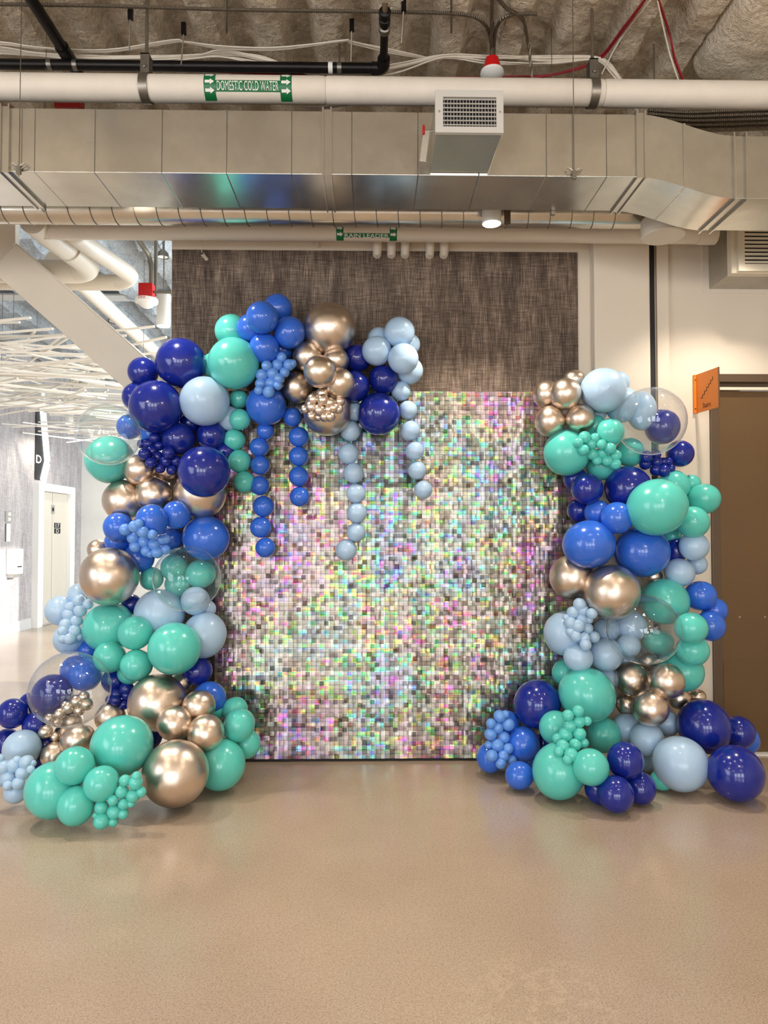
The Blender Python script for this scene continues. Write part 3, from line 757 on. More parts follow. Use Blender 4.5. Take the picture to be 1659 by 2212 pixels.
fx0, fx1 = ax0 + 0.03, ax1 + 0.06; yfv = vf - 0.09
mb = MB().box(fx0, fx1, yfv, yfv + 0.03, fz0, fz0 + 0.045).box(fx0, fx1, yfv, yfv + 0.03, fz1 - 0.04, fz1).box(fx0, fx0 + 0.04, yfv, yfv + 0.03, fz0 + 0.045, fz1 - 0.04).box(fx1 - 0.04, fx1, yfv, yfv + 0.03, fz0 + 0.045, fz1 - 0.04)
relb(mb, 'vent_frame', M['grille_cream'], vt, vt)
relb(MB().box(fx0 + 0.04, fx1 - 0.04, yfv + 0.024, yfv + 0.028, fz0 + 0.045, fz1 - 0.04), 'dark_opening', M['dark_inside'], vt, vt)
n = 12
for k in range(n):
    z = fz0 + 0.045 + (fz1 - fz0 - 0.085) * (k + 0.5) / n
    relb(MB().bar((fx0 + 0.04, yfv + 0.006, z), (fx1 - 0.04, yfv + 0.006, z), 0.014, 0.013, (0, 0, 1)), 'slat', M['grille_cream'], vt, vt)
relb(MB().tube(smooth_path([(fx0 + 0.05, yfv - 0.004, fz1 - 0.01), (fx0 + 0.08, yfv - 0.015, fz1 + 0.005), (fx0 + 0.11, yfv - 0.01, fz1 - 0.006), (fx0 + 0.07, yfv - 0.012, fz1 - 0.018), (fx0 + 0.04, yfv - 0.01, fz1 - 0.012)], 4), 0.005, 8), 'cable_tie', M['cable_white'], vt, vt)

# ---------------------------------------------------------------- stairs sign
a0 = at(1503, 893, YW - 0.01); a1 = at(1503, 812, YW - 0.01); b1 = at(1552, 791, 4.5); b0 = at(1554, 882, 4.53)
sg = empty('stairs_sign', 'orange Stairs sign projecting from the wall beside the brown door', 'sign', loc=a0)
h = (a1 - a0).z
d = Vector((b1.x - a1.x, b1.y - a1.y, 0)); L = d.length; d.normalize()
nrm = Vector((0, 0, 1)).cross(d).normalized()
if nrm.x > 0: nrm = -nrm
zb0 = 0.0; zt0 = h + 0.005
up = Vector((0, 0, 1))
def sgp(u, z): return d * u + up * z
MB().prism([sgp(0.005, zb0), sgp(L, zb0), sgp(L, zt0), sgp(0.005, zt0)], -nrm * 0.006).build('plate', M['orange'], sg)
MB().prism([sgp(L, zb0), sgp(L + 0.004, zb0), sgp(L + 0.004, zt0), sgp(L, zt0)], -nrm * 0.008).build('edge', M['bronze_frame'], sg)
MB().box(-0.014, 0.012, -0.008, 0.009, zb0, zt0).build('mount_strip', M['orange'], sg)
for z in (0.03, h - 0.03):
    MB().lathe([(0, -0.011), (0.004, -0.0105), (0.005, -0.008)], (-0.005, 0, z), 'Y', 10).build('screw', M['black'], sg)
st = MB(); u0, z0 = 0.055, h * 0.36; su, sz_ = (L - 0.11) / 6, h * 0.46 / 6
for k in range(6):
    for (ua, za, ub, zb_) in ((u0 + k * su, z0 + k * sz_, u0 + (k + 1) * su, z0 + k * sz_), (u0 + (k + 1) * su, z0 + k * sz_, u0 + (k + 1) * su, z0 + (k + 1) * sz_)):
        st.prism([sgp(ua - 0.002, za - 0.002) + nrm * 0.0005, sgp(ub + 0.002, za - 0.002) + nrm * 0.0005, sgp(ub + 0.002, zb_ + 0.002) + nrm * 0.0005, sgp(ua - 0.002, zb_ + 0.002) + nrm * 0.0005], nrm * 0.001)
st.build('stair_pictogram', M['black'], sg)
V, Fs = text_mesh('Stairs', 0.034, 0.085)
uxs = d if nrm.dot(d.cross(up)) > 0 else d
MB().add([sgp(L * 0.5 + a, h * 0.15 + b) + nrm * 0.0015 for a, b in V], Fs).build('lettering', M['black'], sg)

# ---------------------------------------------------------------- diagonal brace
yb_ = 4.98
br = empty('diagonal_brace', 'thick cream box-section brace slanting down behind the balloons', 'brace')
u1, u2 = at(34, 524, yb_), at(335, 790, yb_)
l1 = at(-12, 590, yb_)
dirv = (u2 - u1).normalized(); nn = Vector((dirv.z, 0, -dirv.x)).normalized()
wdt = abs((l1 - u1).dot(nn))
if nn.z > 0: nn = -nn
far = u1 + dirv * 2.6
MB().prism([u1, far, far + nn * wdt, u1 + nn * wdt], (0, 0.26, 0)).build('box_section', M['brace'], br, bevel=0.012)
MB().prism([at(-80, 470, yb_ + 0.08), at(33, 474, yb_ + 0.08), at(33, 524, yb_ + 0.08), at(-4, 575, yb_ + 0.08), at(-80, 640, yb_ + 0.08)], (0, 0.06, 0)).build('gusset_plate', M['brace'], br)

# ---------------------------------------------------------------- lobby pipes
def pipe_thing(name, label, pts, r, n=26, mat='pipe_paint', collars=()):
    e = empty(name, label, 'pipe')
    MB().tube(smooth_path(pts, 6), r, n).build('pipe_run', M[mat], e, True)
    for a, b in collars: MB().tube([a, b], r + 0.006, n).build('collar', M[mat], e, True)
    return e
za = zr + 0.02
A1 = atz(203, 585, za)
pipe_thing('lobby_pipe', 'fat white pipe elbowing away in front of the lobby beam', [(A1.x - 0.05, 4.45, za), (A1.x - 0.04, 4.7, za), (A1.x, A1.y - 0.22, za), (A1.x - 0.02, A1.y - 0.08, za), (A1.x - 0.1, A1.y + 0.0, za), (A1.x - 0.3, A1.y + 0.02, za), (A1.x - 1.6, A1.y + 0.02, za)], 0.085, collars=[((A1.x - 0.012, A1.y - 0.42, za), (A1.x, A1.y - 0.3, za))])
a, b = at(36, 482, 6.6), at(150, 565, 8.0)
pipe_thing('lobby_branch_pipe', 'slimmer white pipe beside the fat elbow pipe', [a, b], 0.07)
a, b = at(118, 560, 5.9), at(352, 775, 9.9)
pipe_thing('lobby_sprinkler_pipe', 'long white pipe receding above the stick sculpture', [a, b], 0.075)
a, b = at(-30, 617, 8.2), at(372, 630, 8.2)
e = empty('lobby_beam', 'grey perforated steel beam crossing the lobby ceiling', 'beam', loc=(a.x, 8.2, a.z))
MB().box(0, b.x - a.x, -0.04, 0.04, -0.12, 0.1).build('web', M['fireproof_lobby'], e)
MB().box(0, b.x - a.x, -0.1, 0.1, -0.14, -0.12).build('lower_flange', M['grille'], e)
MB().box(0, b.x - a.x, -0.1, 0.1, 0.1, 0.12).build('upper_flange', M['grille'], e)
# strut conduit rising behind the alarm
e = empty('bent_conduit', 'bent steel conduit dropping to the fire alarm', 'conduit')
MB().tube(smooth_path([at(285, 495, 5.7), at(310, 535, 5.75), at(322, 555, 5.8), at(327, 580, 5.8), at(327, 618, 5.8)], 5), 0.02, 12).build('conduit_run', M['rod'], e, True)
MB().box(at(336, 560, 5.85).x - 0.01, at(336, 560, 5.85).x + 0.012, 5.84, 5.87, at(336, 640, 5.85).z, ZC).build('strut', M['rod'], e)
p = at(317, 634, 5.75)
e = empty('fire_alarm', 'red and white FIRE alarm hanging at the end of a conduit', 'alarm', loc=p)
MB().box(-0.056, 0.056, -0.04, 0.04, -0.035, 0.075).build('back_box', M['red'], e, bevel=0.003)
MB().lathe([(0.055, -0.035), (0.088, -0.045), (0.092, -0.06), (0.088, -0.078), (0.06, -0.09), (0.05, -0.105), (0.028, -0.118), (0, -0.12)], (0, 0, 0), 'Z', 32).build('horn', M['label_white'], e, True)
V, Fs = text_mesh('FIRE', 0.018, 0.06)
MB().add([Vector((0.0895 * math.sin((a_ - 0.012) / 0.0895), -0.0895 * math.cos((a_ - 0.012) / 0.0895) - 0.0035, -0.06 + b_)) for a_, b_ in V], Fs).build('lettering', M['red'], e)
MB().box(0.056, 0.2, -0.006, 0.006, 0.0, 0.02).build('arm', M['rod'], e)
p = at(352, 552, 6.6)
e = empty('lobby_pendant', 'small grey bell shade high in the lobby', 'light', loc=p)
MB().lathe([(0.0, 0.06), (0.02, 0.055), (0.05, 0.02), (0.055, -0.02)], (0, 0, 0), 'Z', 24).build('shade', M['rod'], e, True)
MB().tube([(0, 0, 0.06), (0, 0, 0.5)], 0.006, 8).build('stem', M['rod'], e)
MB().lathe([(0, -0.012), (0.05, -0.012)], (0, 0, 0), 'Z', 24).build('diffuser', M['label_white'], e)
p = at(255, 692, 8.2)
e = empty('lobby_dome', 'small grey dome fixture behind the brace above the sticks', 'light', loc=p)
MB().lathe([(0.0, 0.1), (0.06, 0.09), (0.1, 0.04), (0.11, -0.02)], (0, 0, 0), 'Z', 24).build('shade', M['strap'], e, True)
MB().lathe([(0, -0.015), (0.1, -0.015)], (0, 0, 0), 'Z', 24).build('diffuser', M['label_white'], e)

# ---------------------------------------------------------------- hanging stick sculpture
sk = empty('stick_sculpture', 'hanging ceiling sculpture of crossing pale wooden sticks in the lobby', 'sculpture')
rnd = random.Random(21)
base = MB().box(-0.5, 0.5, -0.009, 0.009, -0.008, 0.008).mesh('stick', M['stick'])
cnt = 0
while cnt < 150:
    X = rnd.uniform(-5.6, -1.7); Y = rnd.uniform(5.6, 12.6)
    L = rnd.uniform(0.9, 2.4)
    ang = rnd.gauss(0.0, 0.36) + rnd.choice([0.42, -0.42, 0.05]) if rnd.random() < 0.85 else rnd.uniform(-1.3, 1.3)
    hx = abs(math.cos(ang)) * L / 2; hy = abs(math.sin(ang)) * L / 2
    xmax = -1.62 - max(0, (Y - 7.5)) * 0.32
    if X + hx > max(xmax, -4.5) or X - hx < XL + 0.06 or Y + hy > 12.95 or Y - hy < 5.45: continue
    o = bpy.data.objects.new('stick', base); link(o, sk)
    o.location = (X, Y, 3.12 + rnd.uniform(-0.16, 0.20))
    o.rotation_euler = (rnd.uniform(-0.1, 0.1), rnd.gauss(0, 0.05), ang); o.scale = (L, 1, 1); cnt += 1
for (pa, pb, Ya, Yb) in (((-20, 824), (160, 805), 7.4, 7.9), ((-20, 862), (290, 905), 8.6, 9.6)):
    a, b = at(*pa, Ya), at(*pb, Yb)
    MB().bar(a, b, 0.05, 0.06).build('rail', M['stick'], sk)
for (px, py, Y) in ((5, 700, 7.0), (157, 800, 7.9), (80, 720, 7.5), (28, 760, 8.0), (275, 850, 9.0), (310, 740, 7.2), (200, 870, 10.0)):
    p = at(px, py, Y); MB().tube([(p.x, Y, 3.1), (p.x, Y, ZC)], 0.003, 6).build('suspension_wire', M['rod'], sk)
p = at(82, 852, 9.0)
e = empty('lobby_detector', 'small white box detector among the hanging sticks', 'detector', loc=p)
MB().box(-0.07, 0.07, -0.05, 0.05, -0.06, 0.08).build('housing', M['label_white'], e, bevel=0.01)
MB().box(-0.14, 0.14, -0.1, 0.1, 0.08, 0.1).build('plate', M['label_white'], e)

# ---------------------------------------------------------------- elevator and lobby wall fittings
ey0 = atx(68, 1250, XL).y; ey1 = atx(148, 1250, XL).y; ez1 = atx(74, 1042, XL).z; ezi = atx(80, 1060, XL).z
ev = struct(empty('door_2', loc=(XL, ey0, 0)), 'beige two-panel elevator door in a white frame', 'door')
jw = (ey1 - ey0) * 0.13
relb(MB().box(XL, XL + 0.10, ey0, ey0 + jw, 0, ezi), 'door_jamb', M['label_white'], ev, ev)
relb(MB().box(XL, XL + 0.10, ey1 - jw, ey1, 0, ezi), 'door_jamb', M['label_white'], ev, ev)
relb(MB().box(XL, XL + 0.10, ey0, ey1, ezi, ez1), 'door_header', M['label_white'], ev, ev)
ym = atx(107, 1250, XL).y
for a, b in ((ey0 + jw + 0.004, ym - 0.006), (ym + 0.006, ey1 - jw - 0.004)):
    relb(MB().box(XL + 0.005, XL + 0.03, a, b, 0.01, ezi - 0.005), 'door_panel', M['elevator'], ev, ev)
relb(MB().box(XL + 0.002, XL + 0.006, ey0 + jw, ey1 - jw, 0.0, ezi), 'door_gap', M['dark_inside'], ev, ev)
relb(MB().box(XL, XL + 0.1, ey0 + jw, ey1 - jw, 0.0, 0.012), 'sill', M['steel'], ev, ev)
def wallbox(px0, px1, py0, py1, dp, Xw=XL):
    c0 = atx((px0 + px1) / 2, (py0 + py1) / 2, Xw); y0 = atx(px0, (py0 + py1) / 2, Xw).y; y1 = atx(px1, (py0 + py1) / 2, Xw).y
    z0 = atx((px0 + px1) / 2, py1, Xw).z; z1 = atx((px0 + px1) / 2, py0, Xw).z
    return (Xw, Xw + dp, y0, y1, z0, z1)
XD = XL + 0.03
kb = wallbox(110, 117.5, 1091, 1110, 0.006, XD)
ks = relb(MB().box(*kb), 'key_switch', M['steel'], ev, ev)
cy, cz = (kb[2] + kb[3]) / 2, (kb[4] + kb[5]) / 2
relb(MB().lathe([(0.014, 0.008), (0.034, 0.008), (0.034, 0.0)], (XD, cy, cz), 'X', 20), 'key_ring', M['black'], ks, ev)
relb(MB().box(XD + 0.006, XD + 0.009, cy - 0.016, cy + 0.016, cz - 0.005, cz + 0.005).box(XD + 0.006, XD + 0.009, cy - 0.005, cy + 0.005, cz - 0.016, cz + 0.016), 'key_mark', M['black'], ks, ev)
for txt, y0, y1 in (('17', 1129.5, 1140.5), ('D', 1141.5, 1152.5)):
    b = wallbox(117, 130, y0, y1, 0.004, XD)
    o = relb(MB().box(*b), 'number_plate', M['black'], ev, ev)
    V, Fs = text_mesh(txt, (b[5] - b[4]) * 0.72, (b[3] - b[2]) * (0.6 if txt == '17' else 0.42))
    mid = Vector((b[1] + 0.002, (b[2] + b[3]) / 2, (b[4] + b[5]) / 2))
    MB().add([mid + Vector((0, a, c2)) - ev.location for a, c2 in V], Fs).build('lettering', M['label_white'], o)
# black lantern panel with a lit bent strip and the letter D
lp = empty('elevator_lantern', 'black panel with a bent white light strip and letter D above elevator', 'lantern', loc=(XL, ey0, ez1))
b = wallbox(75, 100, 876, 1038, 0.012)
relb(MB().add([(XL + 0.012, b[2], b[4]), (XL + 0.012, atx(92, 1036, XL).y, b[4]), (XL + 0.012, atx(103, 1000, XL).y, atx(103, 1000, XL).z), (XL + 0.012, atx(91, 870, XL).y, atx(91, 868, XL).z), (XL + 0.012, b[2], atx(76, 862, XL).z)], [(0, 1, 2, 3, 4)]), 'panel', M['black'], lp, lp)
pts = [atx(91, 872, XL + 0.02), atx(102, 998, XL + 0.02), atx(92, 1040, XL + 0.02)]
relb(MB().bar(pts[0], pts[1], 0.03, 0.16, (0, 1, 0)).bar(pts[1], pts[2], 0.03, 0.16, (0, 1, 0)), 'light_strip', M['led'], lp, lp)
V, Fs = text_mesh('D', 0.125, 0.17); mid = atx(84, 992, XL + 0.02)
MB().add([mid + Vector((0, a, c2)) - lp.location for a, c2 in V], Fs).build('lettering', M['led'], lp)
b = wallbox(10.5, 23, 1105, 1128, 0.02)
e = empty('call_station', 'small steel call station on the sunlit elevator wall', 'panel', loc=(XL, b[2], b[4]))
relb(MB().box(*b), 'face_plate', M['steel'], e, e)
for k in range(2): relb(MB().box(b[1], b[1] + 0.004, b[2] + 0.05, b[3] - 0.04, b[4] + 0.02 + 0.075 * k, b[4] + 0.065 + 0.075 * k), 'button_field', M['white_paint'], e, e)
b = wallbox(11, 21, 1131, 1170, 0.01)
e = empty('notice_plate', 'pale blank plate below the call station', 'plate', loc=(XL, b[2], b[4]))
relb(MB().box(*b), 'plate', M['white_paint'], e, e); relb(MB().box(b[0], b[1] + 0.004, b[2], b[2] + 0.02, b[4], b[5]), 'edge', M['steel'], e, e)
b = wallbox(13, 30, 1186, 1240, 0.14)
e = empty('sanitizer_dispenser', 'white hand sanitizer dispenser mounted on the sunlit wall', 'dispenser', loc=(XL, b[2], b[4]))
relb(MB().box(*b), 'housing', M['label_white'], e, e, bevel=0.01)
relb(MB().box(b[1], b[1] + 0.004, b[2] + 0.05, b[3] - 0.05, b[4] + 0.1, b[4] + 0.12), 'slot', M['black'], e, e)
relb(MB().box(b[0], b[1] - 0.04, b[2] + 0.02, b[3] - 0.02, b[4] - 0.05, b[4]), 'nozzle', M['steel'], e, e)

# ---------------------------------------------------------------- sequin backdrop
YP = 4.655
PX0 = round(at(462, 1300, YP).x / 0.03) * 0.03
NC, NR, PZ0 = 79, 80, 0.02
bdp = empty('sequin_backdrop', 'square shimmer wall of silver holographic sequins standing against the woven wall', 'backdrop', loc=(PX0, YP, 0))
MB().box(0, NC * 0.03, 0.016, 0.03, 0.005, PZ0 + NR * 0.03).build('backing_board', M['black'], bdp)
for x in (-0.022, NC * 0.03):
    MB().box(x, x + 0.022, 0.004, 0.036, 0, PZ0 + NR * 0.03 + 0.005).build('frame_post', M['black'], bdp)
srnd = random.Random(5)
colt = [(srnd.gauss(0, 0.035), srnd.gauss(0, 0.03)) for _ in range(NC)]
rowt = [srnd.gauss(0, 0.03) for _ in range(NR)]
def sequin_verts(tx, tz, curl):
    """square film hung from its top edge, bowed; tx tilts about X, tz about Z"""
    a = 0.0142; out = []
    for j in range(3):
        for i in range(3):
            u = (i - 1) * a; w = (1 - j) * a
            y = 0.004 - curl * 0.0025 * (1 - ((i - 1) ** 2)) - (1 - w / a) * a * math.tan(tx) + u * math.tan(tz)
            out.append((u, y, w))
    return out
SQF = [(j * 3 + i, (j + 1) * 3 + i, (j + 1) * 3 + i + 1, j * 3 + i + 1) for j in range(2) for i in range(2)]
variants = []
field = MB(); near = []
cand = []
for r in range(NR):
    for c in range(NC):
        x = (c + 0.5) * 0.03; z = PZ0 + (r + 0.5) * 0.03
        wx = PX0 + x; cand.append(((wx - 0.02) ** 2 + (z - 1.2) ** 2, r, c, x, z))
# the 300 sequins that show largest: straight ahead, below the strings
picked = set((r, c) for _, r, c, x, z in sorted(cand)[:300])
for _, r, c, x, z in cand:
    wild = srnd.random() < 0.10
    tx = 0.05 + colt[c][0] + rowt[r] + srnd.gauss(0, 0.035 if not wild else 0.13)
    tz = colt[c][1] + srnd.gauss(0, 0.035 if not wild else 0.12); cu = srnd.uniform(-0.6, 1.0)
    V = sequin_verts(tx, tz, cu)
    if (r, c) in picked:
        me = MB().add(V, SQF).mesh('sequin', M['holo'], True) if len(variants) < 60 else None
        if me: variants.append(me)
        o = bpy.data.objects.new('sequin', me or srnd.choice(variants)); o.location = (x, 0, z); link(o, bdp)
    else:
        field.add([(a + x, b, d_ + z) for a, b, d_ in V], SQF)
fo = field.build('sequin_field', M['holo'], bdp, True); fo['kind'] = 'stuff'

# ---------------------------------------------------------------- balloons
def balloon_mesh(name, mat, kind):
    prof = []
    n = 22
    for k in range(n + 1):
        t = PI * k / n; r = math.sin(t); h = -math.cos(t)          # front pole at -1
        if kind == 'latex' and h > 0:
            h *= 1.10; r *= (1 - 0.05 * h)
        prof.append((max(r, 0.0), h))
    if kind == 'latex':
        prof[-1] = (0.05, 1.10); prof += [(0.035, 1.15), (0.05, 1.2), (0.07, 1.22), (0.0, 1.22)]
    if kind == 'link':
        prof[0] = (0.03, -1.0); prof = [(0.0, -1.16), (0.03, -1.16), (0.022, -1.06)] + prof
        prof[-1] = (0.03, 1.0); prof += [(0.022, 1.06), (0.03, 1.16), (0.0, 1.16)]
    if kind == 'mini':
        prof = [(math.sin(PI * k / 14), -math.cos(PI * k / 14) * (1.0 if k < 7 else 1.12)) for k in range(15)]
    ns = {'mini': 22}.get(kind, 40)
    return MB().lathe(prof, (0, 0, 0), 'Z' if kind == 'link' else 'Y', ns).mesh(name, mat, True)
meshes = {}
def bmesh_for(col, kind):
    k = (col, kind)
    if k not in meshes:
        meshes[k] = balloon_mesh('balloon', M[col], kind)
        me = meshes[k]
        me.polygons.foreach_set('use_smooth', [True] * len(me.polygons))
    return meshes[k]

CN = {'N': 'navy blue', 'R': 'royal blue', 'P': 'pale blue', 'T': 'teal', 'C': 'champagne chrome', 'Q': 'cornflower blue'}
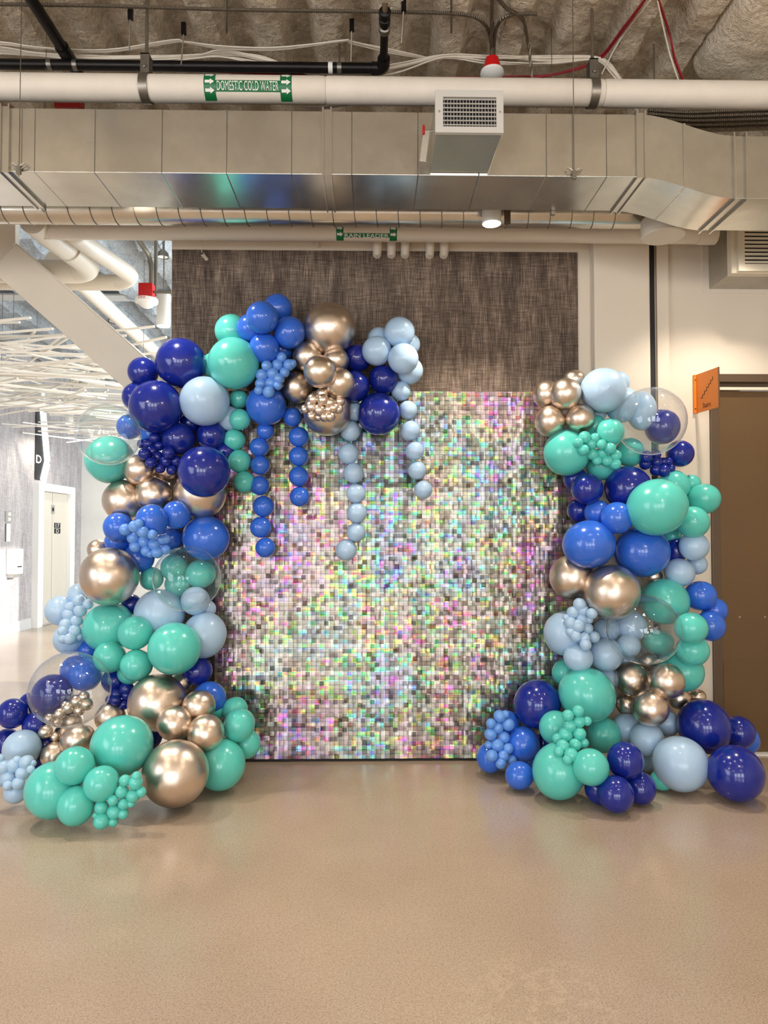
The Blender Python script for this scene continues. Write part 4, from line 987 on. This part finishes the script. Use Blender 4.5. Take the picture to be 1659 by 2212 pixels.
# x y rx ry colour layer [fixed distance] | which one
TABLE = '''
391 785 53 53 N 2 | at the arch shoulder, over the lower end of the diagonal brace
309 804 32 32 N 1 | lying over the diagonal brace, outermost at the arch shoulder
297 858 32 32 N 1 | half hidden behind a bigger navy one below the brace
337 879 56 56 N 2 | on the arch shoulder directly above the clear balloon
442 867 52 52 P 2 | on the arch shoulder, the only pale one among navy and teal
505 785 54 54 T 3 | at the arch top, beside the royal blue bunch
501 716 36 36 T 1 | half hidden at the top edge against the woven wall
462 790 26 28 T 1 | squeezed between the big navy and big teal of the arch
566 686 34 34 R 3 | front one at the top of the royal arch bunch
543 709 31 31 R 2 | tucked behind the topmost royal front balloon, teal side
571 752 32 32 R 3 | lowest of the royal arch bunch, above the cornflower minis
600 667 31 31 R 2 | highest of all balloons, against the woven wall
626 719 34 34 R 3 | of the royal arch bunch touching the big chrome one
605 755 28 28 R 0 | in shadow behind the royal arch bunch and cornflower minis
575 876 42 42 R 2 | under the cornflower minis of the arch, above the long string
712 711 55 55 C 1 | highest of the chrome ones, topping the arch
666 771 32 32 C 2 | upper one beside the royal bunch, under the big top chrome
725 779 28 28 C 2 | upper one next to navy, under the big top chrome
691 803 34 34 C 4 | in front at the middle of the arch chrome bunch
641 837 33 33 C 3 | lower one of the arch chrome bunch, cornflower side
733 828 32 32 C 3 | lower one of the arch chrome bunch, navy side
707 889 50 50 C 1 | hanging lowest in the arch, behind the chrome minis
772 774 29 29 N 1 | upper one between arch chrome and pale blue bunch
764 835 33 33 N 2 | touching the arch chrome bunch, above a pale string
828 820 31 31 N 2 | under the pale blue bunch ending the arch
818 894 44 44 N 2 | hanging between the two pale blue strings
863 718 32 32 P 3 | highest of the pale bunch ending the arch
814 758 31 31 P 3 | of the pale arch bunch nearest the chrome
871 775 32 32 P 4 | front one of the pale bunch ending the arch
819 733 25 25 P 2 | mostly hidden back one of the pale arch bunch, chrome side
884 744 23 23 P 2 | peeking out at the free end of the arch, upper one
885 801 28 28 P 2 | peeking out at the free end of the arch, lower one
494 904 26 26 P 1 | hidden behind the teal string
280 922 27 27 R 2 | seen through the clear balloon below the arch shoulder
334 938 30 28 R 0 | glimpsed behind the navy minis
237 993 51 51 T 1 | bulging out below the clear balloon by the elevator wall
385 948 35 34 N 2 | squeezed under the big navy shoulder balloon beside navy minis
457 941 31 31 N 2 | under the pale shoulder balloon beside the teal string
410 914 22 22 N 0 | deep between the navy and pale shoulder balloons
441 1019 54 54 N 3 | pressed against the sequin edge beside navy minis
488 975 20 20 N 0 | behind the third balloon of the teal string
301 1015 33 33 C 2 | just under the navy minis, outer one
358 1014 29 29 C 1 | half covered by the navy minis above it
332 1068 38 37 C 3 | in front between navy minis and royal bunch
268 1082 45 45 C 1 | bulging towards the elevator above the royal bunch
432 1066 54 54 C 1 | behind the big navy one at the sequin edge
256 1139 32 32 R 3 | outermost of the royal bunch under chrome, elevator side
328 1124 34 34 R 3 | at the top front of the lobby-side royal bunch
381 1112 30 30 R 2 | under the dark side of the big chrome at sequin edge
445 1162 49 47 R 2 | reaching over the sequin edge above the clear balloon
369 1163 25 25 R 2 | right behind the cornflower minis beside the big royal
254 1170 27 27 R 2 | under the outermost royal of the lobby-side bunch
300 1205 33 30 R 2 | lowest of the lobby-side royal bunch, above teal
293 1109 20 20 R 1 | sliver between chrome and lobby-side royal bunch
212 1188 23 23 C 1 | peeking over the big lone chrome, elevator side
236 1245 62 62 C 3 | standing alone above the teal trio, elevator side
327 1250 25 25 T 1 | beside the clear balloon at the lone big chrome
377 1226 29 29 T 1 | seen inside the clear balloon outline, upper one
433 1240 31 31 T 1 | seen inside the clear balloon outline at the sequin edge
385 1263 28 28 T 1 | seen inside the clear balloon outline, lower one
345 1325 53 51 P 2 | under the clear balloon above the teal trio
422 1298 30 30 P 2 | seen through the bottom of the sequin-edge clear balloon
441 1372 46 49 P 2 | at the sequin edge beside the big teal
446 1316 20 20 P 0 | sliver behind the pale ones at the sequin edge
284 1306 22 22 N 0 | glimpsed between the lone chrome and pale one
130 1319 32 32 P 1 | outermost beside the pale minis, elevator side
172 1285 25 25 P 0 | above the pale minis, behind the lone chrome
149 1380 33 33 P 1 | under the pale minis above the big clear one
236 1355 55 53 T 3 | upper left of the teal group below the lone chrome
292 1367 36 36 T 4 | uppermost of the teal trio between two big teals
237 1419 34 34 T 4 | outermost of the teal trio, above the clear balloon
295 1437 34 34 T 4 | lowest of the teal trio, above chrome
377 1401 55 55 T 3 | by the teal trio nearest the sequins
280 1452 26 26 T 2 | shadowed under the teal trio
427 1449 31 31 N 1 | at the sequin edge below the pale one
191 1404 22 22 R 0 | sliver above the big clear balloon near pale minis
247 1470 27 27 N 0 | between the big clear balloon and teal trio
162 1447 31 31 R 1 | seen through the big clear balloon, upper outer one
184 1457 36 36 R 1 | seen through the big clear balloon, under the pale one
113 1500 44 44 N 1 | seen through the big clear balloon
27 1541 33 33 N 2 | at the picture edge beside the big clear balloon
78 1566 29 29 N 2 | under the big clear balloon, behind the pale one
62 1520 22 24 N 0 | sliver behind the rim of the big clear balloon
14 1603 30 30 N 2 | cut by the picture edge above the pale minis
98 1607 25 25 N 1 | in shadow behind the chrome minis on the floor
80 1640 22 22 N 0 | deep behind pale minis and teal near the floor
238 1548 33 31 C 2 | beside the clear balloon above the biggest teal
156 1558 24 24 C 2 | inside the bottom outline of the big clear balloon
143 1585 26 26 C 2 | below the big clear balloon, half hidden
168 1598 38 34 C 3 | resting on the upper teals of the floor group
117 1631 29 29 C 2 | between navy and teal near the floor, lobby side
263 1611 66 64 T 4 | biggest of the floor teals, beside chrome
161 1654 42 41 T 4 | upper one of the floor teals under chrome
116 1706 61 62 T 3 3.70 | resting on the floor beside pale minis
219 1693 38 38 T 5 | middle front of the floor teals above the teal minis
165 1740 40 44 T 4 3.60 | nearest the camera on the floor beside teal minis
48 1616 41 40 P 3 | above the pale minis at the picture edge
34 1711 25 25 P 2 3.90 | on the floor under pale minis at the picture edge
318 1590 32 32 N 0 | deep in shadow between the biggest floor teal and chrome
340 1518 62 61 C 3 | on top of the floor chrome group
391 1476 24 25 C 1 | behind the big upper chrome of the floor group
430 1524 35 32 C 3 | upper one of the chrome trio at the sequin side
377 1562 38 37 C 4 | front one of the chrome trio on the floor group
445 1583 39 39 C 4 | of the chrome trio nearest the sequins
379 1670 71 70 C 3 3.86 | biggest of all, resting on the floor
448 1627 18 18 C 1 | sliver behind the chrome trio and low teal
452 1509 36 36 R 1 | behind the chrome trio at the sequin edge
459 1531 26 28 T 1 | behind the upper chrome of the trio
507 1533 28 26 T 0 | highest of the teals against the lower sequins
516 1567 33 36 T 2 | front teal against the lower sequins
532 1607 30 31 T 1 | reaching farthest over the lower sequins
476 1651 53 54 T 2 4.12 | standing on the floor beside the biggest chrome
1181 852 29 29 C 2 | overlapping the backdrop top corner, outer one
1222 851 33 33 C 3 | front upper one of the chrome bunch at backdrop corner
1189 910 32 33 C 3 | lower one of the corner chrome bunch over the sequins
1253 904 31 31 C 3 | of the corner chrome bunch under the pale one
1241 820 24 20 C 1 | highest of the corner chrome bunch, behind
1303 843 48 47 P 2 | topping the column on the stair-door side
1337 826 22 24 P 1 | behind the pale one topping the stair-door column
1345 875 36 38 P 1 | between the topping pale one and the clear balloon
1386 888 30 42 P 1 | seen through the clear balloon by the stairs sign
1287 893 22 22 P 0 | in shadow between corner chrome and topping pale
1224 978 48 49 T 2 | under the corner chrome bunch over the sequins
1317 934 30 29 T 2 | upper one above the teal minis
1285 922 25 25 T 1 | in shadow under the corner chrome bunch
1360 977 30 31 T 2 | between teal minis and navy minis
1299 1006 32 31 T 2 | directly under the teal minis above navy
1431 922 36 38 N 1 | seen through the clear balloon by the stairs sign
1469 980 29 29 N 1 | below the clear balloon by the stairs sign
1268 1056 33 33 N 2 | front one over the sequin edge under teal
1357 1056 50 48 N 2 | under the teal minis, behind the big teal
1243 1035 25 25 N 1 | in shadow under the corner teal at sequin edge
1250 1103 24 25 N 1 | above the big royal at the sequin edge
1290 1107 27 27 R 2 | above the twin big royals, sequin side
1333 1119 34 34 R 3 | between the big teal and twin big royals
1272 1176 55 51 R 3 | of the twin royals, over the sequins
1386 1192 59 54 R 3 | of the twin royals, under the big teal
1419 1096 64 60 T 4 | biggest upper one on the stair-door column
1455 1050 34 34 T 2 | top one behind the big upper teal
1493 1045 20 20 T 0 | sliver behind the outer teals by the door
1520 1078 35 33 T 2 | outermost, overlapping the brown door frame
1496 1128 35 34 T 3 | under the outermost teal by the door frame
1452 1158 20 20 T 1 | sliver under the big upper teal
1458 1190 24 30 N 1 | in shadow between twin royals and pale trio
1499 1180 31 31 P 2 | highest of the pale trio by the door frame
1468 1236 32 30 P 2 | lowest of the pale trio by the door frame
1505 1219 22 22 P 1 | back one of the pale trio by the door frame
1235 1247 46 47 C 2 | under the twin royals over the sequin edge
1411 1245 20 20 C 1 | sliver under the twin royal of the door side
1321 1279 59 58 C 3 | in the middle of the stair-door column
1436 1299 51 49 T 3 | behind the top of the lower clear balloon
1493 1357 35 34 T 3 | at the outer rim of the lower clear balloon
1496 1405 35 34 T 2 | middle one of three stacked at the door side
1478 1452 41 42 T 1 | lowest of three stacked at the door side
1450 1425 25 25 T 0 | in shadow between lower clear balloon and chrome
1421 1387 34 27 T 2 | seen through the lower clear balloon
1513 1287 34 32 R 2 | upper one of the royal trio over the door
1544 1318 27 27 R 1 | back one of the royal trio over the door
1534 1352 32 33 R 2 | lower one of the royal trio over the door
1222 1368 46 47 P 1 | over the sequin edge behind pale minis
1249 1421 31 29 P 3 | lower one under pale minis, sequin side
1308 1414 36 36 P 3 | lower one under pale minis beside lower clear balloon
1310 1360 29 26 P 2 | behind the rim of the lower clear balloon
1305 1465 30 28 P 0 | in shadow under the lower pale pair
1350 1425 20 20 P 1 | sliver under the lower clear balloon
1358 1395 25 25 P 1 | dimly seen through the lower clear balloon
1362 1352 34 34 P 0 | in shadow, filling the middle of the lower clear balloon
1363 1467 36 36 C 3 | upper one of the door-side chrome trio, teal side
1440 1471 38 38 C 3 | upper one of the door-side chrome trio, door side
1400 1430 22 20 C 2 | seen through the bottom of the lower clear balloon
1405 1530 39 38 C 4 | lowest of the door-side chrome trio
1354 1521 24 24 C 1 | shadowed behind the door-side chrome trio, teal side
1467 1508 24 24 C 1 | shadowed behind the door-side chrome trio, navy side
1507 1505 18 16 C 0 | sliver over the big navy by the door
1161 1521 50 51 N 2 | standing in front of the lower sequins
1223 1454 30 30 T 1 | sliver behind lower pale pair at the sequin edge
1268 1500 61 57 T 3 | big one beside the door-side chrome trio
1200 1572 35 36 T 3 | beside the low teal minis, sequin side
1303 1587 37 38 T 3 | beside the low teal minis, chrome side
1207 1665 56 60 T 3 3.97 | on the floor under the low teal minis
1276 1657 39 39 T 4 | on the low front of the door-side column
1096 1562 26 26 R 1 | behind the cornflower minis, upper one
1130 1607 36 37 R 2 | beside the cornflower minis by the floor, navy side
1059 1636 29 32 R 2 4.37 | under the cornflower minis, overlapping the backdrop foot
1122 1675 31 29 R 2 4.11 | on the floor beside the big low teal
1150 1640 22 22 R 0 | in shadow between floor royals and big teal
1175 1603 20 18 N 0 | in shadow behind the low teals
1355 1573 32 32 P 2 | behind the lowest chrome, teal side
1398 1597 36 36 P 3 | right under the lowest chrome of the trio
1441 1562 28 28 P 2 | behind the lowest chrome, navy side
1470 1650 59 59 P 3 4.06 | on the floor between navy balloons
1398 1650 18 18 P 1 | sliver behind the floor navy trio
1430 1685 25 22 T 1 | in shadow under the big floor pale one
1521 1569 56 59 N 2 | upper big one beside the brown door
1595 1582 35 36 N 1 | outer one low against the brown door
1589 1670 60 61 N 3 3.93 | on the floor nearest the brown door
1351 1643 39 40 N 4 | highest of the floor navy trio
1330 1715 39 39 N 4 3.78 | front one of the floor navy trio
1382 1702 35 35 N 3 3.90 | of the floor navy trio under the big pale one
1297 1704 34 34 N 2 | on the floor between navy trio and teal
1607 1597 33 34 R 0 | sliver behind the outer navy at the door
'''
CLEARS = [(234, 939, 67, 65, 3, 'below the arch shoulder, in front of the elevator wall'), (404, 1250, 70, 68, 4, 'at the sequin edge, with teal ones inside its outline'),
          (151, 1489, 85, 81, 4, 'low on the lobby side, with navy seen through it'), (1406, 910, 73, 72, 3, 'beside the orange stairs sign'), (1391, 1360, 78, 74, 4, 'halfway up the stair-door column above chrome')]

MINIS = [
 ('Q', 'arch bunch beside chrome', [(608,772,10.5),(599,789,12),(624,788,11),(615,804,10),(589,807,12),(602,818,11),(576,790,10.5),(565,810,12),(585,828,12),(563,829,11),(559,843,9),(580,847,11.5),(600,833,9),(631,786,9)]),
 ('C', 'arch bunch hanging lowest', [(697,850,12),(677,863,12),(698,864,12),(713,870,11),(734,867,10.5),(659,884,9),(673,879,12),(690,886,12),(710,884,10),(721,881,10),(731,884,9),(674,899,10),(701,900,10),(713,900,10),(688,902,7)]),
 ('N', 'bunch below the arch shoulder', [(334,946,11),(320,959,12),(343,963,10.5),(306,959,9),(312,981,12),(329,975,12),(341,987,11.3),(364,978,12.5),(358,997,12),(380,996,11),(326,999,11),(346,1011,10.5),(371,1015,10.5)]),
 ('Q', 'bunch on lobby-side royal balloons', [(271,1144,12),(291,1137,12),(300,1131,9),(309,1149,11.5),(288,1162,12.5),(329,1155,10),(312,1170,12),(334,1176,12),(350,1166,10.5),(358,1164,10),(292,1181,11.3),(316,1190,11),(340,1193,12),(357,1187,10),(324,1196,8)]),
 ('P', 'bunch beside the lone big chrome', [(171,1298,12.5),(190,1305,10.5),(153,1312,11.5),(173,1319,12.5),(149,1328,13),(165,1341,12),(142,1349,12.5),(161,1363,13),(136,1363,11),(136,1380,10),(151,1380,12),(170,1375,9)]),
 ('N', 'bunch between clear balloon and chrome', [(273,1488,14),(252,1500,12),(273,1502,10),(250,1513,11),(268,1521,11),(236,1511,8)]),
 ('C', 'bunch behind the big clear balloon', [(165,1515,13),(187,1521,13),(181,1505,11),(148,1528,12.5),(141,1523,9),(171,1535,11),(129,1541,12),(107,1552,12),(123,1559,10),(98,1581,14),(118,1592,10)]),
 ('T', 'floor bunch beside the biggest chrome', [(270,1686,11.7),(293,1691,14),(263,1710,13),(287,1719,13.3),(305,1711,10.3),(244,1729,10.7),(267,1736,12),(219,1744,14),(247,1754,14.8),(266,1758,10.7),(219,1774,16),(244,1775,10.7),(295,1677,10),(283,1736,8),(207,1761,7)]),
 ('P', 'bunch low at the picture edge', [(0,1638,9),(8,1657,14),(30,1654,14.8),(37,1642,9),(57,1647,14.3),(71,1649,7),(49,1670,14.3),(17,1680,14.8),(40,1692,13.3),(17,1697,10),(0,1687,12),(66,1662,8)]),
 ('T', 'bunch under the backdrop-corner chrome', [(1263,945,12.5),(1249,956,10),(1285,946,10),(1277,958,12.5),(1300,960,10),(1260,972,11),(1318,968,11.3),(1301,978,11.6),(1280,981,11.6),(1330,984,11.6),(1311,995,11.3),(1290,995,9.6),(1329,1002,11.3)]),
 ('N', 'bunch near the stairs sign', [(1396,987,12),(1394,1002,11.6),(1419,998,12),(1434,997,8.4),(1443,997,9.6),(1417,1015,12),(1434,1017,13),(1450,1011,8),(1417,982,10)]),
 ('P', 'bunch at the sequin edge', [(1253,1306,13),(1238,1323,12),(1260,1318,12),(1279,1325,11),(1257,1336,13),(1233,1346,12),(1223,1334,7),(1249,1352,13),(1268,1357,12),(1273,1338,8),(1233,1365,9.5),(1244,1374,11.4),(1261,1379,12.7),(1283,1376,11.7),(1265,1393,11.4)]),
 ('T', 'bunch low on the stair-door column', [(1249,1536,11.7),(1227,1546,11.7),(1251,1559,12.3),(1268,1558,9.2),(1231,1568,13.3),(1222,1587,14),(1252,1585,13),(1204,1595,10.2),(1261,1605,10.2),(1216,1612,12.7),(1242,1609,13),(1207,1624,10.2),(1234,1631,13.7),(1226,1641,10)]),
 ('Q', 'bunch at the foot of the backdrop', [(1080,1548,12),(1098,1565,12.7),(1061,1563,10),(1075,1572,11.7),(1060,1586,12.3),(1088,1593,12.7),(1075,1610,12.7),(1056,1609,8),(1098,1617,10.2),(1063,1632,11.7),(1087,1633,11.7),(1105,1642,10.7),(1082,1649,11.3),(1092,1543,8)]),
]
TAILS = [
 ('T', 'the teal string', [(516,862,20),(518,906,22),(506,950,22.6),(517,996,24),(528,1041,22.6)]),
 ('R', 'the long royal blue string', [(573,931,18),(560,966,20),(562,1005,20),(561,1049,20),(569,1094,22),(563,1139,22),(573,1183,20.5)]),
 ('R', 'the short royal blue string', [(632,901,20),(645,944,21),(645,986,20.5),(645,1029,20.5),(647,1073,20.5)]),
 ('P', 'the long pale blue string', [(765,889,20),(757,931,21),(753,980,21.5),(764,1022,21),(769,1066,20),(771,1108,21),(769,1150,19.5),(748,1188,22)]),
 ('P', 'the short pale blue string', [(866,845,20.5),(881,886,19.5),(886,930,20.6),(896,974,19.5),(901,1016,19),(914,1058,19)]),
]
RANK = ['', 'second', 'third', 'fourth', 'fifth', 'sixth', 'seventh', 'eighth', 'ninth', 'tenth', 'eleventh', 'twelfth', 'thirteenth', 'fourteenth', 'fifteenth']
ORD = ['topmost', 'second', 'third', 'fourth', 'fifth', 'sixth', 'seventh', 'lowest']

def back_limit(x, y):
    if x < 960:
        return 4.60 if y < 1350 else 4.60 - 0.30 * min(1, (y - 1350) / 350)
    b = 4.56
    return b if y < 1450 else b - 0.1 * min(1, (y - 1450) / 250)
def world(x, y, r, Y):
    v = ray(x, y); p = EYE + v * (Y / v.y)
    cs = 1.0 / v.length * 1.0
    return p, 1.05 * r * (Y / v.y) / F * 2 / (1 + 1 / cs)
placed = []
def fit(x, y, r, Y0, squeeze, others):
    Y = min([Y0] + [q.y for q, Q in others])
    for _ in range(60):
        p, R = world(x, y, r, Y); ok = True
        for q, Q in others:
            need = squeeze * (R + Q)
            dv_ = p - q
            if dv_.length < need and (p.x - q.x) ** 2 + (p.z - q.z) ** 2 < need * need:
                # step towards the eye until it clears this neighbour
                ok = False; break
        if ok and p.z - R >= 0.0: return Y
        Y -= 0.012
    return Y
rows = []
for line in TABLE.strip().splitlines():
    a, lab = line.split('|'); t_ = a.split()
    rows.append((float(t_[0]), float(t_[1]), float(t_[2]), float(t_[3]), t_[4], int(t_[5]), float(t_[6]) if len(t_) > 6 else None, lab.strip()))
solids = []                                    # (layer, point, radius, x, y, rpx)
out = []
for layer in range(6):
    now = []
    for (x, y, rx, ry, col, L, fx, lab) in rows:
        if L != layer: continue
        r = (rx + ry) / 2
        if fx: Y = fx
        else:
            p, R = world(x, y, r, 4.4)
            others = []
            for (sl, q, Q, sx, sy, sr) in solids:
                if math.hypot(x - sx, y - sy) < 0.97 * (r + sr) and sl < L: others.append((q, Q))
            Y = fit(x, y, r, back_limit(x, y) - R, 0.84, others)
        p, R = world(x, y, r, Y)
        now.append((layer, p, R, x, y, r)); out.append((x, y, rx / r, ry / r, col, p, R, lab))
    solids += now
brnd = random.Random(3)
for (x, y, ex, ey, col, p, R, lab) in out:
    size = 'large' if R >= 0.125 else ('medium' if R >= 0.075 else 'small')
    o = bpy.data.objects.new('balloon', bmesh_for(col, 'latex')); link(o)
    o.location = p; o.scale = (R * ex, R * (ex + ey) / 2, R * ey)
    if abs(ex - ey) < 0.12: o.rotation_euler = (brnd.uniform(-0.35, 0.35), brnd.uniform(-0.5, 0.5), brnd.uniform(-0.35, 0.35))
    tag(o, size + ' ' + CN[col] + ' balloon ' + lab, 'balloon', 'latex balloons of the garland')
allb = [(s[1], s[2], s[3], s[4], s[5]) for s in solids]
for (col, lab, pts) in MINIS:
    ds = []
    for (x, y, r) in [(a_, b_, c_ * 1.08) for a_, b_, c_ in pts]:
        oth = [(q, Q) for (q, Q, sx, sy, sr) in allb if math.hypot(x - sx, y - sy) < sr + r * 0.6]
        if oth: ds.append(fit(x, y, r, back_limit(x, y), 0.92, oth))
        else: ds.append(None)
    fin = sorted(d for d in ds if d is not None); med = fin[len(fin) // 3] if fin else 4.2
    for (x, y, r), d_ in zip(pts, ds):
        Y = med + 0.02 if d_ is None else max(min(d_, med + 0.035), med - 0.16)
        Y = min(Y, 2279.5 / max(1.0, y + r - 1151.0))
        p, R = world(x, y, r * 1.08, Y)
        if p.z < R: p.z = R
        rank = sorted(range(len(pts)), key=lambda i: pts[i][1]).index(pts.index((x, y, r)))
        o = bpy.data.objects.new('mini_balloon', bmesh_for(col, 'mini')); link(o)
        o.location = p; o.scale = (R, R, R); o.rotation_euler = (brnd.uniform(-0.6, 0.6), 0, brnd.uniform(-0.6, 0.6))
        tag(o, (RANK[rank] + ' highest' if rank else 'topmost') + ' mini ' + CN[col] + ' balloon of the ' + lab, 'balloon', 'mini ' + CN[col] + ' ' + lab)
for (x, y, rx, ry, L, lab) in CLEARS:
    r = (rx + ry) / 2
    oth = [(q, Q) for (sl, q, Q, sx, sy, sr) in solids if sl < L and math.hypot(x - sx, y - sy) < (r + sr) * 0.85 and sr < 60]
    p, R = world(x, y, r, 4.3)
    Y = fit(x, y, r, back_limit(x, y) - R - 0.1, 0.74, oth)
    p, R = world(x, y, r, Y)
    e = empty('clear_balloon', 'large clear see-through balloon ' + lab, 'balloon', 'clear balloons', loc=p)
    prof = [(math.sin(PI * k / 40), -math.cos(PI * k / 40)) for k in range(41)]
    o = MB().lathe([(a * R, b * R) for a, b in prof], (0, 0, 0), 'Y', 56).build('film', M['clear'], e, True)
    o.scale = (rx / r, 1, ry / r)
    MB().lathe([(0, 0.98 * R), (0.035 * R, 0.98 * R), (0.03 * R, 1.05 * R), (0.05 * R, 1.1 * R), (0, 1.1 * R)], (0, 0, 0), 'Y', 14).build('knot', M['clear'], e, True)
for (col, sname, pts) in TAILS:
    for k, (x, y, r) in enumerate(pts):
        oth = [(q, Q) for (q, Q, sx, sy, sr) in allb if math.hypot(x - sx, y - sy) < (r + sr) * 0.8]
        Y = fit(x, y, r, 4.53, 0.7, oth) if k < 2 else 4.53
        Y = max(Y, 4.25)
        p, R = world(x, y, r, Y)
        o = bpy.data.objects.new('string_balloon', bmesh_for(col, 'link')); link(o)
        nx, ny = (pts[k + 1][:2] if k + 1 < len(pts) else (2 * x - pts[k - 1][0], 2 * y - pts[k - 1][1]))
        o.location = p; o.scale = (R, R, R); o.rotation_euler = (0, math.atan2(-(nx - x), (ny - y)) * -1, 0)
        w = ORD[k] if k < len(pts) - 1 else 'lowest'
        tag(o, w + ' balloon hanging in ' + sname + ' of ' + ['five', 'six', 'seven', 'eight'][len(pts) - 5], 'balloon', 'balloons of ' + sname)
